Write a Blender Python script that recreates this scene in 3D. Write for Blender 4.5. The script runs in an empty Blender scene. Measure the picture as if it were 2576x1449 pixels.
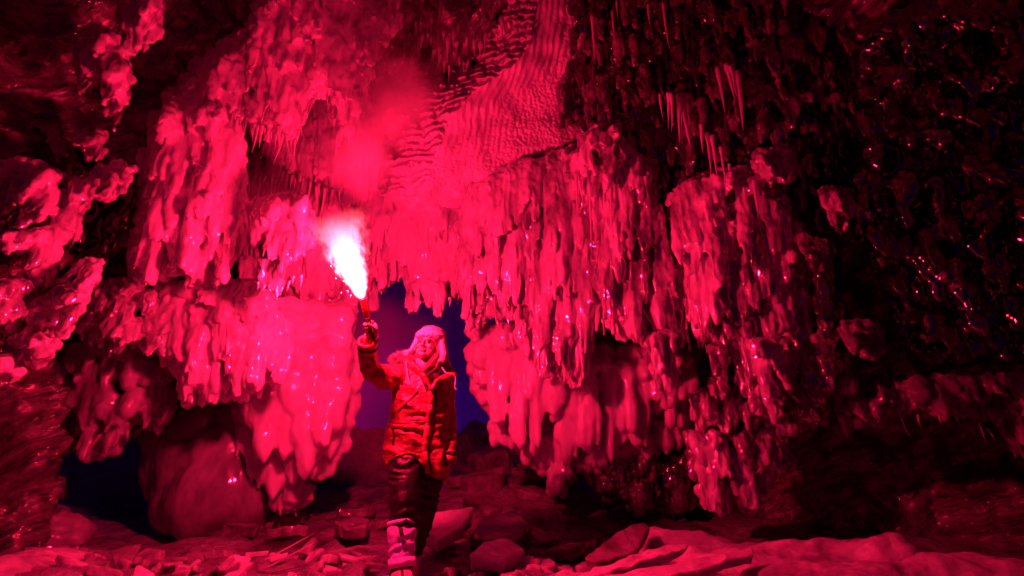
import bpy, bmesh, math, random
import numpy as np
from mathutils import Vector
from mathutils.bvhtree import BVHTree
R = math.radians
random.seed(7); rng = np.random.default_rng(7)
S = bpy.context.scene
COL = S.collection

# ------------------------------------------------------------------ camera, world, light, exposure
CAM = np.array([0.0, 0.0, 0.9]); F = 1288.0; PITCH = R(17)
cd = bpy.data.cameras.new('camera'); cam = bpy.data.objects.new('camera', cd); COL.objects.link(cam)
cam.location = CAM; cam.rotation_euler = (R(90) + PITCH, 0, 0)
cd.lens = 18; cd.sensor_width = 36; cd.clip_start = 0.05; cd.clip_end = 500
S.camera = cam
S.view_settings.view_transform = 'Standard'; S.view_settings.look = 'None'
S.view_settings.exposure = 0; S.view_settings.gamma = 1
S.cycles.max_bounces = 4; S.cycles.diffuse_bounces = 2; S.cycles.glossy_bounces = 2
S.cycles.transmission_bounces = 3; S.cycles.volume_bounces = 0; S.cycles.transparent_max_bounces = 8
S.cycles.volume_step_rate = 1.0; S.cycles.volume_max_steps = 128
S.cycles.sample_clamp_indirect = 4; S.cycles.adaptive_threshold = 0.03; S.cycles.use_denoising = True
S.cycles.caustics_reflective = False; S.cycles.caustics_refractive = False

def at(u, v, Y):
    """the point at depth Y seen at (u, v) of a 2576 x 1449 picture"""
    x = (u - 1288) / F; up = (724.5 - v) / F
    dy = math.cos(PITCH) - up * math.sin(PITCH); dz = math.sin(PITCH) + up * math.cos(PITCH)
    return np.array([x / dy * Y, Y, CAM[2] + dz / dy * Y])
def px(u, v, Y):
    """metres per picture pixel there"""
    up = (724.5 - v) / F
    return Y / (math.cos(PITCH) - up * math.sin(PITCH)) / F

# dusk sky: deep violet glow low in the gap of the cave, nearly black elsewhere
W = bpy.data.worlds.new('World'); S.world = W; W.use_nodes = True
nt = W.node_tree; nt.nodes.clear()
tc = nt.nodes.new('ShaderNodeTexCoord'); sx = nt.nodes.new('ShaderNodeSeparateXYZ')
nt.links.new(tc.outputs['Generated'], sx.inputs[0])
def nmix(a, b, f):
    m = nt.nodes.new('ShaderNodeMix'); m.data_type = 'RGBA'
    for k, x in ((6, a), (7, b)):
        if isinstance(x, tuple): m.inputs[k].default_value = x
        else: nt.links.new(x, m.inputs[k])
    nt.links.new(f, m.inputs[0]); return m.outputs[2]
def nrange(x, a, b):
    m = nt.nodes.new('ShaderNodeMapRange'); m.interpolation_type = 'SMOOTHSTEP'; m.inputs[1].default_value = a; m.inputs[2].default_value = b; nt.links.new(x, m.inputs[0]); return m.outputs[0]
cl = nt.nodes.new('ShaderNodeTexNoise'); cl.inputs['Scale'].default_value = 7; cl.inputs['Detail'].default_value = 4; nt.links.new(tc.outputs['Generated'], cl.inputs['Vector'])
low = nmix((0.016, 0.0, 0.034, 1), (0.020, 0.0, 0.072, 1), nrange(cl.outputs['Fac'], 0.35, 0.65))
glow = nmix(low, (0.020, 0.0, 0.030, 1), nrange(sx.outputs['Z'], 0.10, 0.26))
sky = nmix((0.0065, 0.0004, 0.013, 1), glow, nrange(sx.outputs['Y'], 0.84, 0.965))
bg = nt.nodes.new('ShaderNodeBackground'); wo = nt.nodes.new('ShaderNodeOutputWorld')
nt.links.new(sky, bg.inputs[0]); bg.inputs[1].default_value = 1.0
nt.links.new(bg.outputs[0], wo.inputs[0])

# the burning flare is the one lamp of the place
FLAME = at(890, 660, 3.30)
ld = bpy.data.lights.new('flare_light', 'POINT'); ld.energy = 560; ld.color = (1.0, 0.0055, 0.060)
ld.shadow_soft_size = 0.09
lamp = bpy.data.objects.new('flare_light', ld); COL.objects.link(lamp); lamp.location = FLAME

# ------------------------------------------------------------------ noise
_perm = np.random.default_rng(3).permutation(256); _perm = np.concatenate([_perm, _perm, _perm])
_grad = np.random.default_rng(4).normal(size=(256, 3)); _grad /= np.linalg.norm(_grad, axis=1)[:, None]
def perlin(P):
    P = np.asarray(P, dtype=float); i = np.floor(P).astype(int); f = P - i; i &= 255
    w = f * f * f * (f * (f * 6 - 15) + 10); out = 0
    for dx in (0, 1):
        for dy in (0, 1):
            for dz in (0, 1):
                h = _perm[_perm[_perm[(i[:, 0] + dx) & 255] + ((i[:, 1] + dy) & 255)] + ((i[:, 2] + dz) & 255)]
                d = f - np.array([dx, dy, dz])
                g = (_grad[h] * d).sum(1)
                wx = w[:, 0] if dx else 1 - w[:, 0]; wy = w[:, 1] if dy else 1 - w[:, 1]; wz = w[:, 2] if dz else 1 - w[:, 2]
                out = out + wx * wy * wz * g
    return out * 1.6
def fbm(P, o=3):
    s = 0; a = 1.0; P = np.array(P, dtype=float)
    for k in range(o):
        s = s + a * perlin(P + 17.3 * k); P = P * 2.03; a *= 0.5
    return s

# ------------------------------------------------------------------ mesh helpers
class MB:
    def __init__(s): s.v = []; s.f = []; s.n = 0
    def add(s, V, Fc):
        V = np.asarray(V, float); s.v.append(V); s.f += [tuple(i + s.n for i in f) for f in Fc]; s.n += len(V)
    def tube(s, pts, rad, sides=10, flat=None, close=True, ax=None):
        """loft of rings; rad per point is r or (ra, rb); ax: the direction ra is measured along"""
        pts = np.asarray(pts, float); n = len(pts); V = []
        for k in range(n):
            d = pts[min(k + 1, n - 1)] - pts[max(k - 1, 0)]; d = d / (np.linalg.norm(d) + 1e-9)
            ref = np.array(ax if ax is not None else (1.0, 0, 0), float)
            if abs(ref @ d) > 0.95: ref = np.array([0, 1.0, 0])
            a = ref - (ref @ d) * d; a /= np.linalg.norm(a); b = np.cross(d, a)
            r = rad[k]; ra, rb = (r if hasattr(r, '__len__') else (r, r))
            for j in range(sides):
                t = 2 * math.pi * j / sides
                V.append(pts[k] + a * math.cos(t) * ra + b * math.sin(t) * rb)
        Fc = []
        for k in range(n - 1):
            for j in range(sides):
                j2 = (j + 1) % sides
                Fc.append((k * sides + j, k * sides + j2, (k + 1) * sides + j2, (k + 1) * sides + j))
        if close:
            Fc.append(tuple(range(sides))[::-1]); Fc.append(tuple((n - 1) * sides + j for j in range(sides)))
        s.add(V, Fc)
    def ball(s, c, r, nu=12, nv=8):
        r = r if hasattr(r, '__len__') else (r, r, r)
        V = [(c[0], c[1], c[2] - r[2])]
        for i in range(1, nv):
            p = math.pi * i / nv
            for j in range(nu):
                t = 2 * math.pi * j / nu
                V.append((c[0] + r[0] * math.sin(p) * math.cos(t), c[1] + r[1] * math.sin(p) * math.sin(t), c[2] - r[2] * math.cos(p)))
        V.append((c[0], c[1], c[2] + r[2])); Fc = []
        for j in range(nu):
            j2 = (j + 1) % nu
            Fc.append((0, 1 + j2, 1 + j)); Fc.append((len(V) - 1, 1 + (nv - 2) * nu + j, 1 + (nv - 2) * nu + j2))
            for i in range(nv - 2):
                Fc.append((1 + i * nu + j, 1 + i * nu + j2, 1 + (i + 1) * nu + j2, 1 + (i + 1) * nu + j))
        s.add(V, Fc)
    def mesh(s, name):
        m = bpy.data.meshes.new(name); m.from_pydata(np.concatenate(s.v).tolist(), [], s.f)
        bm = bmesh.new(); bm.from_mesh(m); bmesh.ops.recalc_face_normals(bm, faces=bm.faces); bm.to_mesh(m); bm.free()
        return m

def link(name, mesh, mat=None, parent=None, smooth=True):
    o = bpy.data.objects.new(name, mesh); COL.objects.link(o)
    if mat is not None: mesh.materials.clear(); mesh.materials.append(mat)
    if smooth: mesh.polygons.foreach_set('use_smooth', [True] * len(mesh.polygons))
    if parent is not None:
        o.parent = parent; o.matrix_parent_inverse = parent.matrix_world.inverted()
    return o
def tag(o, label=None, cat=None, group=None, kind=None):
    if label: o['label'] = label
    if cat: o['category'] = cat
    if group: o['group'] = group
    if kind: o['kind'] = kind
    return o
def empty(name, loc, label, cat, group=None):
    o = bpy.data.objects.new(name, None); COL.objects.link(o); o.location = loc; o.empty_display_size = 0.1
    o.matrix_world.translation = Vector(loc)
    bpy.context.view_layer.update()
    return tag(o, label, cat, group)
def remesh(mb, voxel, smooth=2, name='m', subdiv=0):
    m = mb.mesh(name) if isinstance(mb, MB) else mb
    o = bpy.data.objects.new('tmp', m); COL.objects.link(o)
    r = o.modifiers.new('r', 'REMESH'); r.mode = 'VOXEL'; r.voxel_size = voxel
    if smooth:
        q = o.modifiers.new('s', 'SMOOTH'); q.factor = 0.5; q.iterations = smooth
    dg = bpy.context.evaluated_depsgraph_get(); dg.update()
    out = bpy.data.meshes.new_from_object(o.evaluated_get(dg)); out.name = name
    bpy.data.objects.remove(o); bpy.data.meshes.remove(m)
    return out
def coords(m):
    a = np.empty(len(m.vertices) * 3); m.vertices.foreach_get('co', a); return a.reshape(-1, 3)
def normals(m):
    a = np.empty(len(m.vertices) * 3); m.vertex_normals.foreach_get('vector', a); return a.reshape(-1, 3)
def setco(m, a): m.vertices.foreach_set('co', a.ravel()); m.update()
def recenter(o):
    """origin at the middle of the underside or top of the mesh"""
    a = coords(o.data); c = np.array([(a[:, 0].min() + a[:, 0].max()) / 2, (a[:, 1].min() + a[:, 1].max()) / 2, a[:, 2].min()])
    setco(o.data, a - c); o.location = c
    return o
def grid(nu, nv, fn):
    U, V = np.meshgrid(np.linspace(0, 1, nu), np.linspace(0, 1, nv))
    P = fn(U.ravel(), V.ravel())
    i = np.arange((nu - 1) * (nv - 1)); r = i // (nu - 1); c = i % (nu - 1); b = r * nu + c
    return P, np.stack([b, b + 1, b + nu + 1, b + nu], 1)
def fastmesh(name, P, Q):
    m = bpy.data.meshes.new(name); m.vertices.add(len(P)); m.vertices.foreach_set('co', np.asarray(P, float).ravel())
    m.loops.add(len(Q) * 4); m.loops.foreach_set('vertex_index', Q.ravel().astype(np.int32))
    m.polygons.add(len(Q)); m.polygons.foreach_set('loop_start', np.arange(len(Q), dtype=np.int32) * 4)
    m.update(calc_edges=True); m.validate(); return m

# ------------------------------------------------------------------ materials
def new_mat(name):
    m = bpy.data.materials.new(name); m.use_nodes = True
    t = m.node_tree; return m, t, t.nodes['Principled BSDF']
def node(t, k, **kw):
    n = t.nodes.new(k)
    for a, b in kw.items(): setattr(n, a, b)
    return n
def noise_tex(t, vec, scale, detail=3, rough=0.55, dist=0.0):
    n = node(t, 'ShaderNodeTexNoise'); t.links.new(vec, n.inputs['Vector'])
    n.inputs['Scale'].default_value = scale; n.inputs['Detail'].default_value = detail
    n.inputs['Roughness'].default_value = rough; n.inputs['Distortion'].default_value = dist
    return n.outputs['Fac']
def mapping(t, vec, sc=(1, 1, 1), rot=(0, 0, 0)):
    n = node(t, 'ShaderNodeMapping'); t.links.new(vec, n.inputs['Vector'])
    n.inputs['Scale'].default_value = sc; n.inputs['Rotation'].default_value = rot; return n.outputs[0]
def bump(t, h, dist, strength=1.0, prev=None):
    b = node(t, 'ShaderNodeBump'); b.inputs['Strength'].default_value = strength; b.inputs['Distance'].default_value = dist
    t.links.new(h, b.inputs['Height'])
    if prev is not None: t.links.new(prev, b.inputs['Normal'])
    return b.outputs[0]
def ramp(t, fac, stops):
    r = node(t, 'ShaderNodeValToRGB'); t.links.new(fac, r.inputs[0]); e = r.color_ramp.elements
    while len(e) < len(stops): e.new(0.5)
    for k, (p, c) in enumerate(stops): e[k].position = p; e[k].color = (*c, 1) if len(c) == 3 else c
    return r.outputs[0]
def ice_mat(name, c0, c1, sss=0.9, radius=0.12, rough=0.12, streak=0.012, pock=0.01, grain=0.002, clear=(0.45, 0.62), seed=0, coat=1.0, cior=3.1):
    m, t, b = new_mat(name)
    geo = node(t, 'ShaderNodeNewGeometry').outputs['Position']
    st = mapping(t, geo, (9, 9, 1.3)); n1 = noise_tex(t, st, 1.6, 4, 0.6, 0.3)
    pk = node(t, 'ShaderNodeTexVoronoi', feature='SMOOTH_F1'); t.links.new(mapping(t, geo, (1, 1, 0.6)), pk.inputs['Vector'])
    pk.inputs['Scale'].default_value = 16; pk.inputs['Smoothness'].default_value = 0.6
    gr = noise_tex(t, geo, 70, 2, 0.6)
    nb = bump(t, n1, streak)
    nb = bump(t, pk.outputs['Distance'], pock, prev=nb)
    nb = bump(t, gr, grain, prev=nb)
    t.links.new(nb, b.inputs['Normal'])
    cn = noise_tex(t, mapping(t, geo, (1, 1, 0.45), (0, 0, seed)), 2.4, 5, 0.65, 0.4)
    col = ramp(t, cn, [(clear[0], c0), (clear[1], c1)])
    t.links.new(col, b.inputs['Base Color'])
    b.inputs['Subsurface Weight'].default_value = sss; b.inputs['Subsurface Radius'].default_value = (1, 0.9, 0.9)
    b.inputs['Subsurface Scale'].default_value = radius
    b.inputs['Roughness'].default_value = rough; b.inputs['IOR'].default_value = 1.33
    b.inputs['Specular IOR Level'].default_value = 0.6
    if coat:
        c2 = node(t, 'ShaderNodeTexVoronoi', feature='SMOOTH_F1'); t.links.new(mapping(t, geo, (1, 1, 0.35)), c2.inputs['Vector'])
        c2.inputs['Scale'].default_value = 20; c2.inputs['Smoothness'].default_value = 0.8
        t.links.new(bump(t, c2.outputs['Distance'], 0.007), b.inputs['Coat Normal'])
        b.inputs['Coat Weight'].default_value = coat; b.inputs['Coat Roughness'].default_value = 0.05; b.inputs['Coat IOR'].default_value = cior
    return m
def plain(name, col, rough=0.7, bscale=0, bdist=0.002, spec=0.4, var=0.0, vscale=8):
    m, t, b = new_mat(name)
    b.inputs['Base Color'].default_value = (*col, 1); b.inputs['Roughness'].default_value = rough
    b.inputs['Specular IOR Level'].default_value = spec
    tcn = node(t, 'ShaderNodeTexCoord').outputs['Object']
    if bscale: t.links.new(bump(t, noise_tex(t, tcn, bscale, 4), bdist), b.inputs['Normal'])
    if var:
        f = noise_tex(t, tcn, vscale, 4)
        lo = tuple(c * (1 - var) for c in col); hi = tuple(min(1, c * (1 + var)) for c in col)
        t.links.new(ramp(t, f, [(0.35, lo), (0.65, hi)]), b.inputs['Base Color'])
    return m
M_MILK = ice_mat('milky_ice', (0.24, 0.26, 0.28), (0.66, 0.70, 0.72), sss=0.7, radius=0.055, rough=0.13, clear=(0.36, 0.55), coat=0.9, cior=3.0)
M_SOFT = ice_mat('smooth_milky_ice', (0.45, 0.48, 0.5), (0.75, 0.78, 0.8), sss=0.9, radius=0.12, rough=0.3, streak=0.006, pock=0.004, grain=0.0008, clear=(0.3, 0.6), seed=1, coat=0.35)
#M_CLEAR = ice_mat('clear_ice', (0.05, 0.05, 0.055), (0.55, 0.58, 0.6), sss=0.6, radius=0.06, rough=0.07, streak=0.012, pock=0.022, grain=0.004, clear=(0.40, 0.60), seed=2)
M_FROST = ice_mat('frosted_ice', (0.6, 0.62, 0.65), (0.8, 0.82, 0.85), sss=0.3, radius=0.03, rough=0.55, streak=0.004, pock=0.006, grain=0.006, seed=3, coat=0)

M_MIX = ice_mat('wet_clear_ice', (0.14, 0.14, 0.145), (0.84, 0.86, 0.88), cior=3.3, sss=0.55, radius=0.045, rough=0.08, streak=0.014, pock=0.022, grain=0.004, clear=(0.38, 0.56), seed=2)
M_MIX2 = ice_mat('cloudy_wet_ice', (0.20, 0.21, 0.22), (0.80, 0.83, 0.85), sss=0.65, radius=0.05, rough=0.10, streak=0.013, pock=0.016, grain=0.003, clear=(0.40, 0.58), seed=4)
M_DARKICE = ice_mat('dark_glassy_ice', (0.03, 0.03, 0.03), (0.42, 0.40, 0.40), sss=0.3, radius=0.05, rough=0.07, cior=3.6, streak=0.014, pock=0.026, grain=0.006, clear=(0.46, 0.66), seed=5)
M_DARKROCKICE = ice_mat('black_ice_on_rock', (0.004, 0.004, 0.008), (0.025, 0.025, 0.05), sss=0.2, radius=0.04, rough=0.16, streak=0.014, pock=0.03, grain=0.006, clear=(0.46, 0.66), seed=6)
M_ICICLE = ice_mat('icicle_ice', (0.6, 0.62, 0.64), (0.8, 0.82, 0.84), sss=0.8, radius=0.05, rough=0.08, streak=0.003, pock=0.002, grain=0.001)
M_SHARD = ice_mat('broken_ice', (0.25, 0.25, 0.27), (0.8, 0.82, 0.84), sss=0.5, radius=0.05, rough=0.08, streak=0.002, pock=0.004, grain=0.001, clear=(0.45, 0.6), seed=8)
M_BRIGHT = ice_mat('bright_milky_ice', (0.5, 0.52, 0.55), (0.88, 0.9, 0.92), sss=0.8, radius=0.08, rough=0.14, streak=0.012, pock=0.006, grain=0.002, clear=(0.34, 0.52), seed=13, coat=0.9)
M_DIM = ice_mat('shade_toned_ice', (0.16, 0.16, 0.18), (0.38, 0.39, 0.42), sss=0.9, radius=0.14, rough=0.3, streak=0.004, pock=0.003, grain=0.0008, clear=(0.38, 0.62), seed=11, coat=0.25)  # shade on boulder, overhang, right shelf and mound painted in by darker base colour
M_SNOW = ice_mat('packed_snow', (0.36, 0.37, 0.4), (0.82, 0.84, 0.87), sss=0.8, radius=0.1, rough=0.7, streak=0.010, pock=0.006, grain=0.004, coat=0)
M_DIRTY = ice_mat('dirty_slab_ice', (0.10, 0.09, 0.10), (0.32, 0.31, 0.33), sss=0.3, radius=0.03, rough=0.45, streak=0.008, pock=0.004, grain=0.004, clear=(0.4, 0.65), seed=9, coat=0.2)

def rock_mat(name, base, rot, glaze=0.12, hi=(0.10, 0.085, 0.08)):
    m, t, b = new_mat(name)
    geo = node(t, 'ShaderNodeNewGeometry').outputs['Position']
    st = mapping(t, mapping(t, geo, rot=rot), (2, 2, 14)); n1 = noise_tex(t, st, 1.5, 6, 0.65, 0.5)
    n2 = noise_tex(t, geo, 7, 6, 0.6, 0.2)
    vo = node(t, 'ShaderNodeTexVoronoi', feature='SMOOTH_F1'); t.links.new(geo, vo.inputs['Vector']); vo.inputs['Scale'].default_value = 11
    nb = bump(t, n1, 0.07); nb = bump(t, n2, 0.05, prev=nb); nb = bump(t, vo.outputs['Distance'], 0.02, prev=nb)
    t.links.new(nb, b.inputs['Normal'])
    t.links.new(ramp(t, n1, [(0.4, base), (0.62, hi)]), b.inputs['Base Color'])
    t.links.new(ramp(t, n2, [(0.4, (glaze,) * 3), (0.6, (0.5,) * 3)]), b.inputs['Roughness'])
    cb = bump(t, n1, 0.03); t.links.new(bump(t, vo.outputs['Distance'], 0.012, prev=cb), b.inputs['Coat Normal'])
    b.inputs['Coat Weight'].default_value = 0.9; b.inputs['Coat Roughness'].default_value = 0.07; b.inputs['Coat IOR'].default_value = 2.6
    return m
M_ROCK = rock_mat('glazed_cave_rock', (0.02, 0.017, 0.017), (0, R(40), 0), 0.07, (0.28, 0.24, 0.23))
M_GROUND, t, b = new_mat('frozen_ground')
geo = node(t, 'ShaderNodeNewGeometry').outputs['Position']
g1 = noise_tex(t, geo, 1.7, 6, 0.6, 0.6); g2 = noise_tex(t, geo, 14, 5, 0.6)
nb = bump(t, g1, 0.12); nb = bump(t, g2, 0.03, prev=nb); t.links.new(nb, b.inputs['Normal'])
t.links.new(ramp(t, g1, [(0.36, (0.06, 0.06, 0.065)), (0.58, (0.30, 0.31, 0.33))]), b.inputs['Base Color'])
t.links.new(ramp(t, g2, [(0.4, (0.15,) * 3), (0.6, (0.5,) * 3)]), b.inputs['Roughness'])

#GEOMETRY
# ------------------------------------------------------------------ cave shell
def azel(u, v):
    p = at(u, v, 1.0) - CAM; return math.degrees(math.atan2(p[0], p[1])), math.degrees(math.atan2(p[2], math.hypot(p[0], p[1])))
def project(P):
    d = P - CAM; c, s = math.cos(PITCH), math.sin(PITCH)
    fz = d[:, 1] * c + d[:, 2] * s; up = -d[:, 1] * s + d[:, 2] * c
    fz = np.where(fz < 1e-3, 1e-3, fz)
    return 1288 + F * d[:, 0] / fz, 724.5 - F * up / fz
def shell_fn(U, V):
    az = np.radians(-112 + 224 * U); el = np.radians(-12 + 102 * V)
    Rh = 7.9 - 2.1 * np.abs(np.sin(az)) ** 1.5
    r1 = Rh / np.maximum(np.cos(el), 0.02); r2 = 5.2 / np.maximum(np.sin(el), 0.02)
    r = (r1 ** -5 + r2 ** -5) ** (-1 / 5.0)
    D = np.stack([np.sin(az) * np.cos(el), np.cos(az) * np.cos(el), np.sin(el)], 1)
    P = CAM + D * r[:, None]
    c, s = math.cos(R(42)), math.sin(R(42))
    Q = np.stack([P[:, 0] * c + P[:, 2] * s, P[:, 1], (-P[:, 0] * s + P[:, 2] * c) * 3.2], 1)
    dsp = 0.35 * fbm(P * 0.7, 3) + 0.22 * fbm(Q * 1.1, 4) + 0.07 * fbm(P * np.array([4, 4, 2.]), 3)
    return P + D * dsp[:, None]
P, Q = grid(640, 300, shell_fn)
c = P[Q].mean(1); cu, cv = project(c)
front = c[:, 1] > 0.5
hole = front & (((cu > 800) & (cu < 1330) & (cv > 700)) | ((cu > 150) & (cu < 560) & (cv > 1110)) | ((cu > 1330) & (cu < 1500) & (cv > 1190)))
sh = fastmesh('cave_rock', P, Q[~hole])
o = link('cave_rock', sh, M_ROCK); tag(o, kind='structure')
sd = o.modifiers.new('thick', 'SOLIDIFY'); sd.thickness = 0.25; sd.offset = -1

# ground
def ground_h(x, y):
    P = np.stack([x, y, 0 * x], 1)
    far = np.clip((y - 5.4) / 6.0, 0, 1)
    return 0.10 * fbm(P * 0.8, 3) + 0.05 * fbm(P * 3.1 + 5, 3) + (0.95 + 0.6 * fbm(P * np.array([0.5, 0.35, 1]) + 9, 4)) * far * far * (3 - 2 * far) - 0.02
def g_fn(U, V):
    a = (U - 0.5) * 2; x = np.sign(a) * (np.abs(a) * 8 + np.abs(a) ** 5 * 170); y = -6 + 22 * V + 160 * V ** 8
    return np.stack([x, y, ground_h(x, y)], 1)
P, Q = grid(420, 420, g_fn)
tag(link('ground', fastmesh('ground', P, Q), M_GROUND), kind='structure')
def gz(x, y): return float(ground_h(np.array([x]), np.array([y]))[0])

# ------------------------------------------------------------------ ice masses
YS = 1.18
def inside(poly, u, v):
    u = np.atleast_1d(u); v = np.atleast_1d(v); r = np.zeros(len(u), bool); n = len(poly)
    for i in range(n):
        x1, y1 = poly[i]; x2, y2 = poly[(i + 1) % n]
        if y1 == y2: continue
        c = ((y1 > v) != (y2 > v)) & (u < (x2 - x1) * (v - y1) / (y2 - y1) + x1); r ^= c
    return r
def lobe(mb, X, Y, z1, z0, r, tip=0.4, sides=9, flat=0.85, wob=0.12, lean=0.0, dip=0.0):
    """a hanging lump of ice from z1 down to z0 with uneven girth"""
    n = max(6, int((z1 - z0) / (r * 0.55)) + 4); n = min(n, 18)
    ph = rng.uniform(0, 6.28, 3); pts = []; rad = []
    for k in range(n):
        t = k / (n - 1)
        s = 1.0
        if t < 0.18: s = math.sin((t / 0.18) * math.pi / 2 * 0.85 + 0.22)
        e = 1 - t
        s *= min(1.0, (e / 0.45)) ** tip if e > 0 else 0
        s *= 1 + 0.16 * math.sin(t * 9 + ph[0]) + 0.10 * math.sin(t * 21 + ph[1])
        pts.append((X + lean * (1 - t) + wob * r * math.sin(t * 5 + ph[2]), Y + dip * (1 - t) ** 1.3 + wob * r * math.cos(t * 6 + ph[0]), z1 + (z0 - z1) * t))
        rad.append((max(r * s, r * 0.06), max(r * s * flat, r * 0.06)))
    mb.tube(pts, rad, sides)
def mass(name, label, cat, poly, Y0, a=0.0, b=0.6, n=60, w=(22, 42), L=(60, 190), out=0.25, fringe=(18, 34, 14),
         mat=None, vox=0.0155, core=46, disp=(0.035, 0.020), tip=(0.3, 0.85), group=None, bulge=0.15, fpoint=0.0, drips=0.8, dlen=(18, 60), dw=(8, 14), sm=1, dense=1.5, thin=0.8):
    Y0 = Y0 * YS; vox = vox * YS; n = int(n * dense); w = (w[0] * thin, w[1] * thin)
    us = [p[0] for p in poly]; vs = [p[1] for p in poly]; uc = sum(us) / len(us); vc = sum(vs) / len(vs)
    u0, u1, v0, v1 = min(us), max(us), min(vs), max(vs)
    hw = (u1 - u0) / 2
    Yf = lambda u, v: Y0 + a * (u - uc) / 1000 + b * (v - vc) / 1000 + bulge * ((u - (u0 + u1) / 2) / hw) ** 2
    mb = MB()
    def hang(u, v, wpx, Lpx, dy, tp, drip=False):
        vt = v; top = v - Lpx
        while vt > v - 40 and not inside(poly, u, vt)[0]: vt -= 4
        while vt > top and inside(poly, u, vt - 8)[0]: vt -= 8
        if v - vt < wpx * 0.7: return
        Y = Yf(u, v) + dy; p0 = at(u, v, Y); p1 = at(u, vt, Y); k = px(u, v, Y); r = wpx / 2 * k
        ln_ = (p1[0] - p0[0]) * 0.75; dp_ = max(0.0, 0.14 - dy) * 0.3; lobe(mb, p0[0], Y, p1[2], p0[2], r, tp, lean=ln_, dip=dp_)
        if drip:                                            # fingers and ribs frozen on to the front of the lump
            m = max(2, int(wpx / 11))
            for j in range(m):
                f = (j + 0.5) / m * 2 - 1 + rng.uniform(-0.15, 0.15); dwm = rng.uniform(*dw) / 2 * k
                x = p0[0] + f * r * 0.9; y = Y - math.sqrt(max(0.05, 1 - f * f)) * r * 0.72
                zt = p0[2] + rng.uniform(0.3, 1.0) * (p1[2] - p0[2]); zb = p0[2] + (0.25 - rng.uniform(*dlen) / wpx * 0.9) * r
                lobe(mb, x, y, zt, zb, dwm, rng.uniform(0.4, 0.95), 7, 0.95, 0.25, lean=ln_ * (zt - zb) / max(p1[2] - p0[2], 0.02), dip=dp_ * min(1.2, (zt - zb) / max(p1[2] - p0[2], 0.02)))
    g = core * 0.62
    for vv in np.arange(v0 + g * 0.4, v1, g * 1.3):
        for uu in np.arange(u0, u1, g):
            uj = uu + rng.uniform(-8, 8); vj = vv + rng.uniform(-10, 10)
            if inside(poly, uj, vj)[0] and inside(poly, uj - core * .3, vj)[0] and inside(poly, uj + core * .3, vj)[0]:
                hang(uj, vj + core * 0.25, core * 1.1, core * 2.4, 0.13 + rng.uniform(0, 0.05), 0.3)
    k = 0; tries = 0
    while k < n and tries < n * 60:
        tries += 1; uu = rng.uniform(u0, u1); vv = rng.uniform(v0, v1)
        if not inside(poly, uu, vv)[0]: continue
        ww = rng.uniform(*w)
        if not (inside(poly, uu - ww * .45, vv - 10)[0] and inside(poly, uu + ww * .45, vv - 10)[0]): continue
        hang(uu, vv, ww, rng.uniform(*L), -rng.uniform(-0.05, out), rng.uniform(*tip), rng.random() < drips); k += 1
    sp, ln, fw = fringe; uu = u0 + 4
    while uu < u1:
        col = np.arange(v0, v1 + 1, 3.0); ins = inside(poly, np.full(len(col), uu), col)
        ends = [i for i in range(len(col) - 1) if ins[i] and not ins[i + 1]] + ([len(col) - 1] if ins[-1] else [])
        for e in ends:
            ww = fw * rng.uniform(0.6, 1.6); pt = rng.random() < max(fpoint, 0.35 if mat is not M_SOFT else 0)
            hang(uu, col[e] + rng.uniform(-0.7, 0.6) * ln, ww * (0.7 if pt else 1), ln * 3 + ww, rng.uniform(-0.05, 0.2), 0.95 if pt else rng.uniform(0.25, 0.6))
        uu += sp * rng.uniform(0.6, 1.4)
    m = remesh(mb, vox, sm, name)
    co = coords(m); nr = normals(m)
    d = disp[0] * fbm(co * np.array([4.0, 4.0, 2.2]), 3) + disp[1] * (fbm(co * np.array([24.0, 24.0, 2.4]), 2) + 0.35 * fbm(co * np.array([30.0, 30.0, 14.0]) + 7, 2))
    setco(m, co + nr * d[:, None])
    o = link(name, m, mat or M_MILK); recenter(o); return tag(o, label, cat, group)
CU, LO = 'ice curtain', 'ice lobe'
# --- upper left
mass('ice_lobe', 'tallest pink ice lobe hanging from the top edge over black rock at upper left', LO,
     [(312, -60), (412, -60), (400, 60), (397, 105), (350, 135), (328, 175), (302, 150), (298, 70)], 2.95, n=26, w=(28, 52), L=(110, 220), fringe=(14, 14, 18), core=44, drips=0.3, thin=1.0, sm=2)
mass('ice_lobe', 'ragged ice lobe with a pointed tip below and left of the tallest upper left lobe', LO,
     [(200, 85), (265, 55), (300, 150), (320, 185), (327, 240), (312, 300), (285, 335), (262, 290), (248, 200), (215, 245), (190, 230), (190, 170)], 3.15, n=30, w=(24, 42), L=(40, 110), fringe=(14, 16, 13), core=34, mat=M_MIX)
mass('ice_lobe', 'small ice lobe by itself on the black slanting rock of the upper left', LO,
     [(178, 325), (265, 315), (258, 380), (238, 412), (222, 400), (205, 385)], 3.45, n=12, w=(16, 30), L=(30, 60), fringe=(12, 14, 12), core=30, mat=M_MIX)
mass('ice_curtain', 'wet lumpy ice spread over the upper left wall beneath the small lobe', CU,
     [(-160, 430), (60, 400), (130, 425), (205, 445), (300, 400), (335, 420), (312, 490), (270, 505), (215, 540), (180, 640), (150, 600), (120, 570), (60, 600), (-160, 640)], 3.25, a=0.5, n=70, w=(22, 44), L=(40, 110), fringe=(16, 20, 15), mat=M_MIX)
mass('ice_curtain', 'stubby hanging ice on the left edge with a thick blunt tongue', CU,
     [(-160, 600), (50, 570), (140, 560), (160, 620), (130, 690), (115, 760), (72, 762), (60, 650), (0, 620), (-160, 720)], 3.1, a=0.5, n=34, w=(24, 46), L=(50, 130), fringe=(18, 16, 18), mat=M_MIX)
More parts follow.
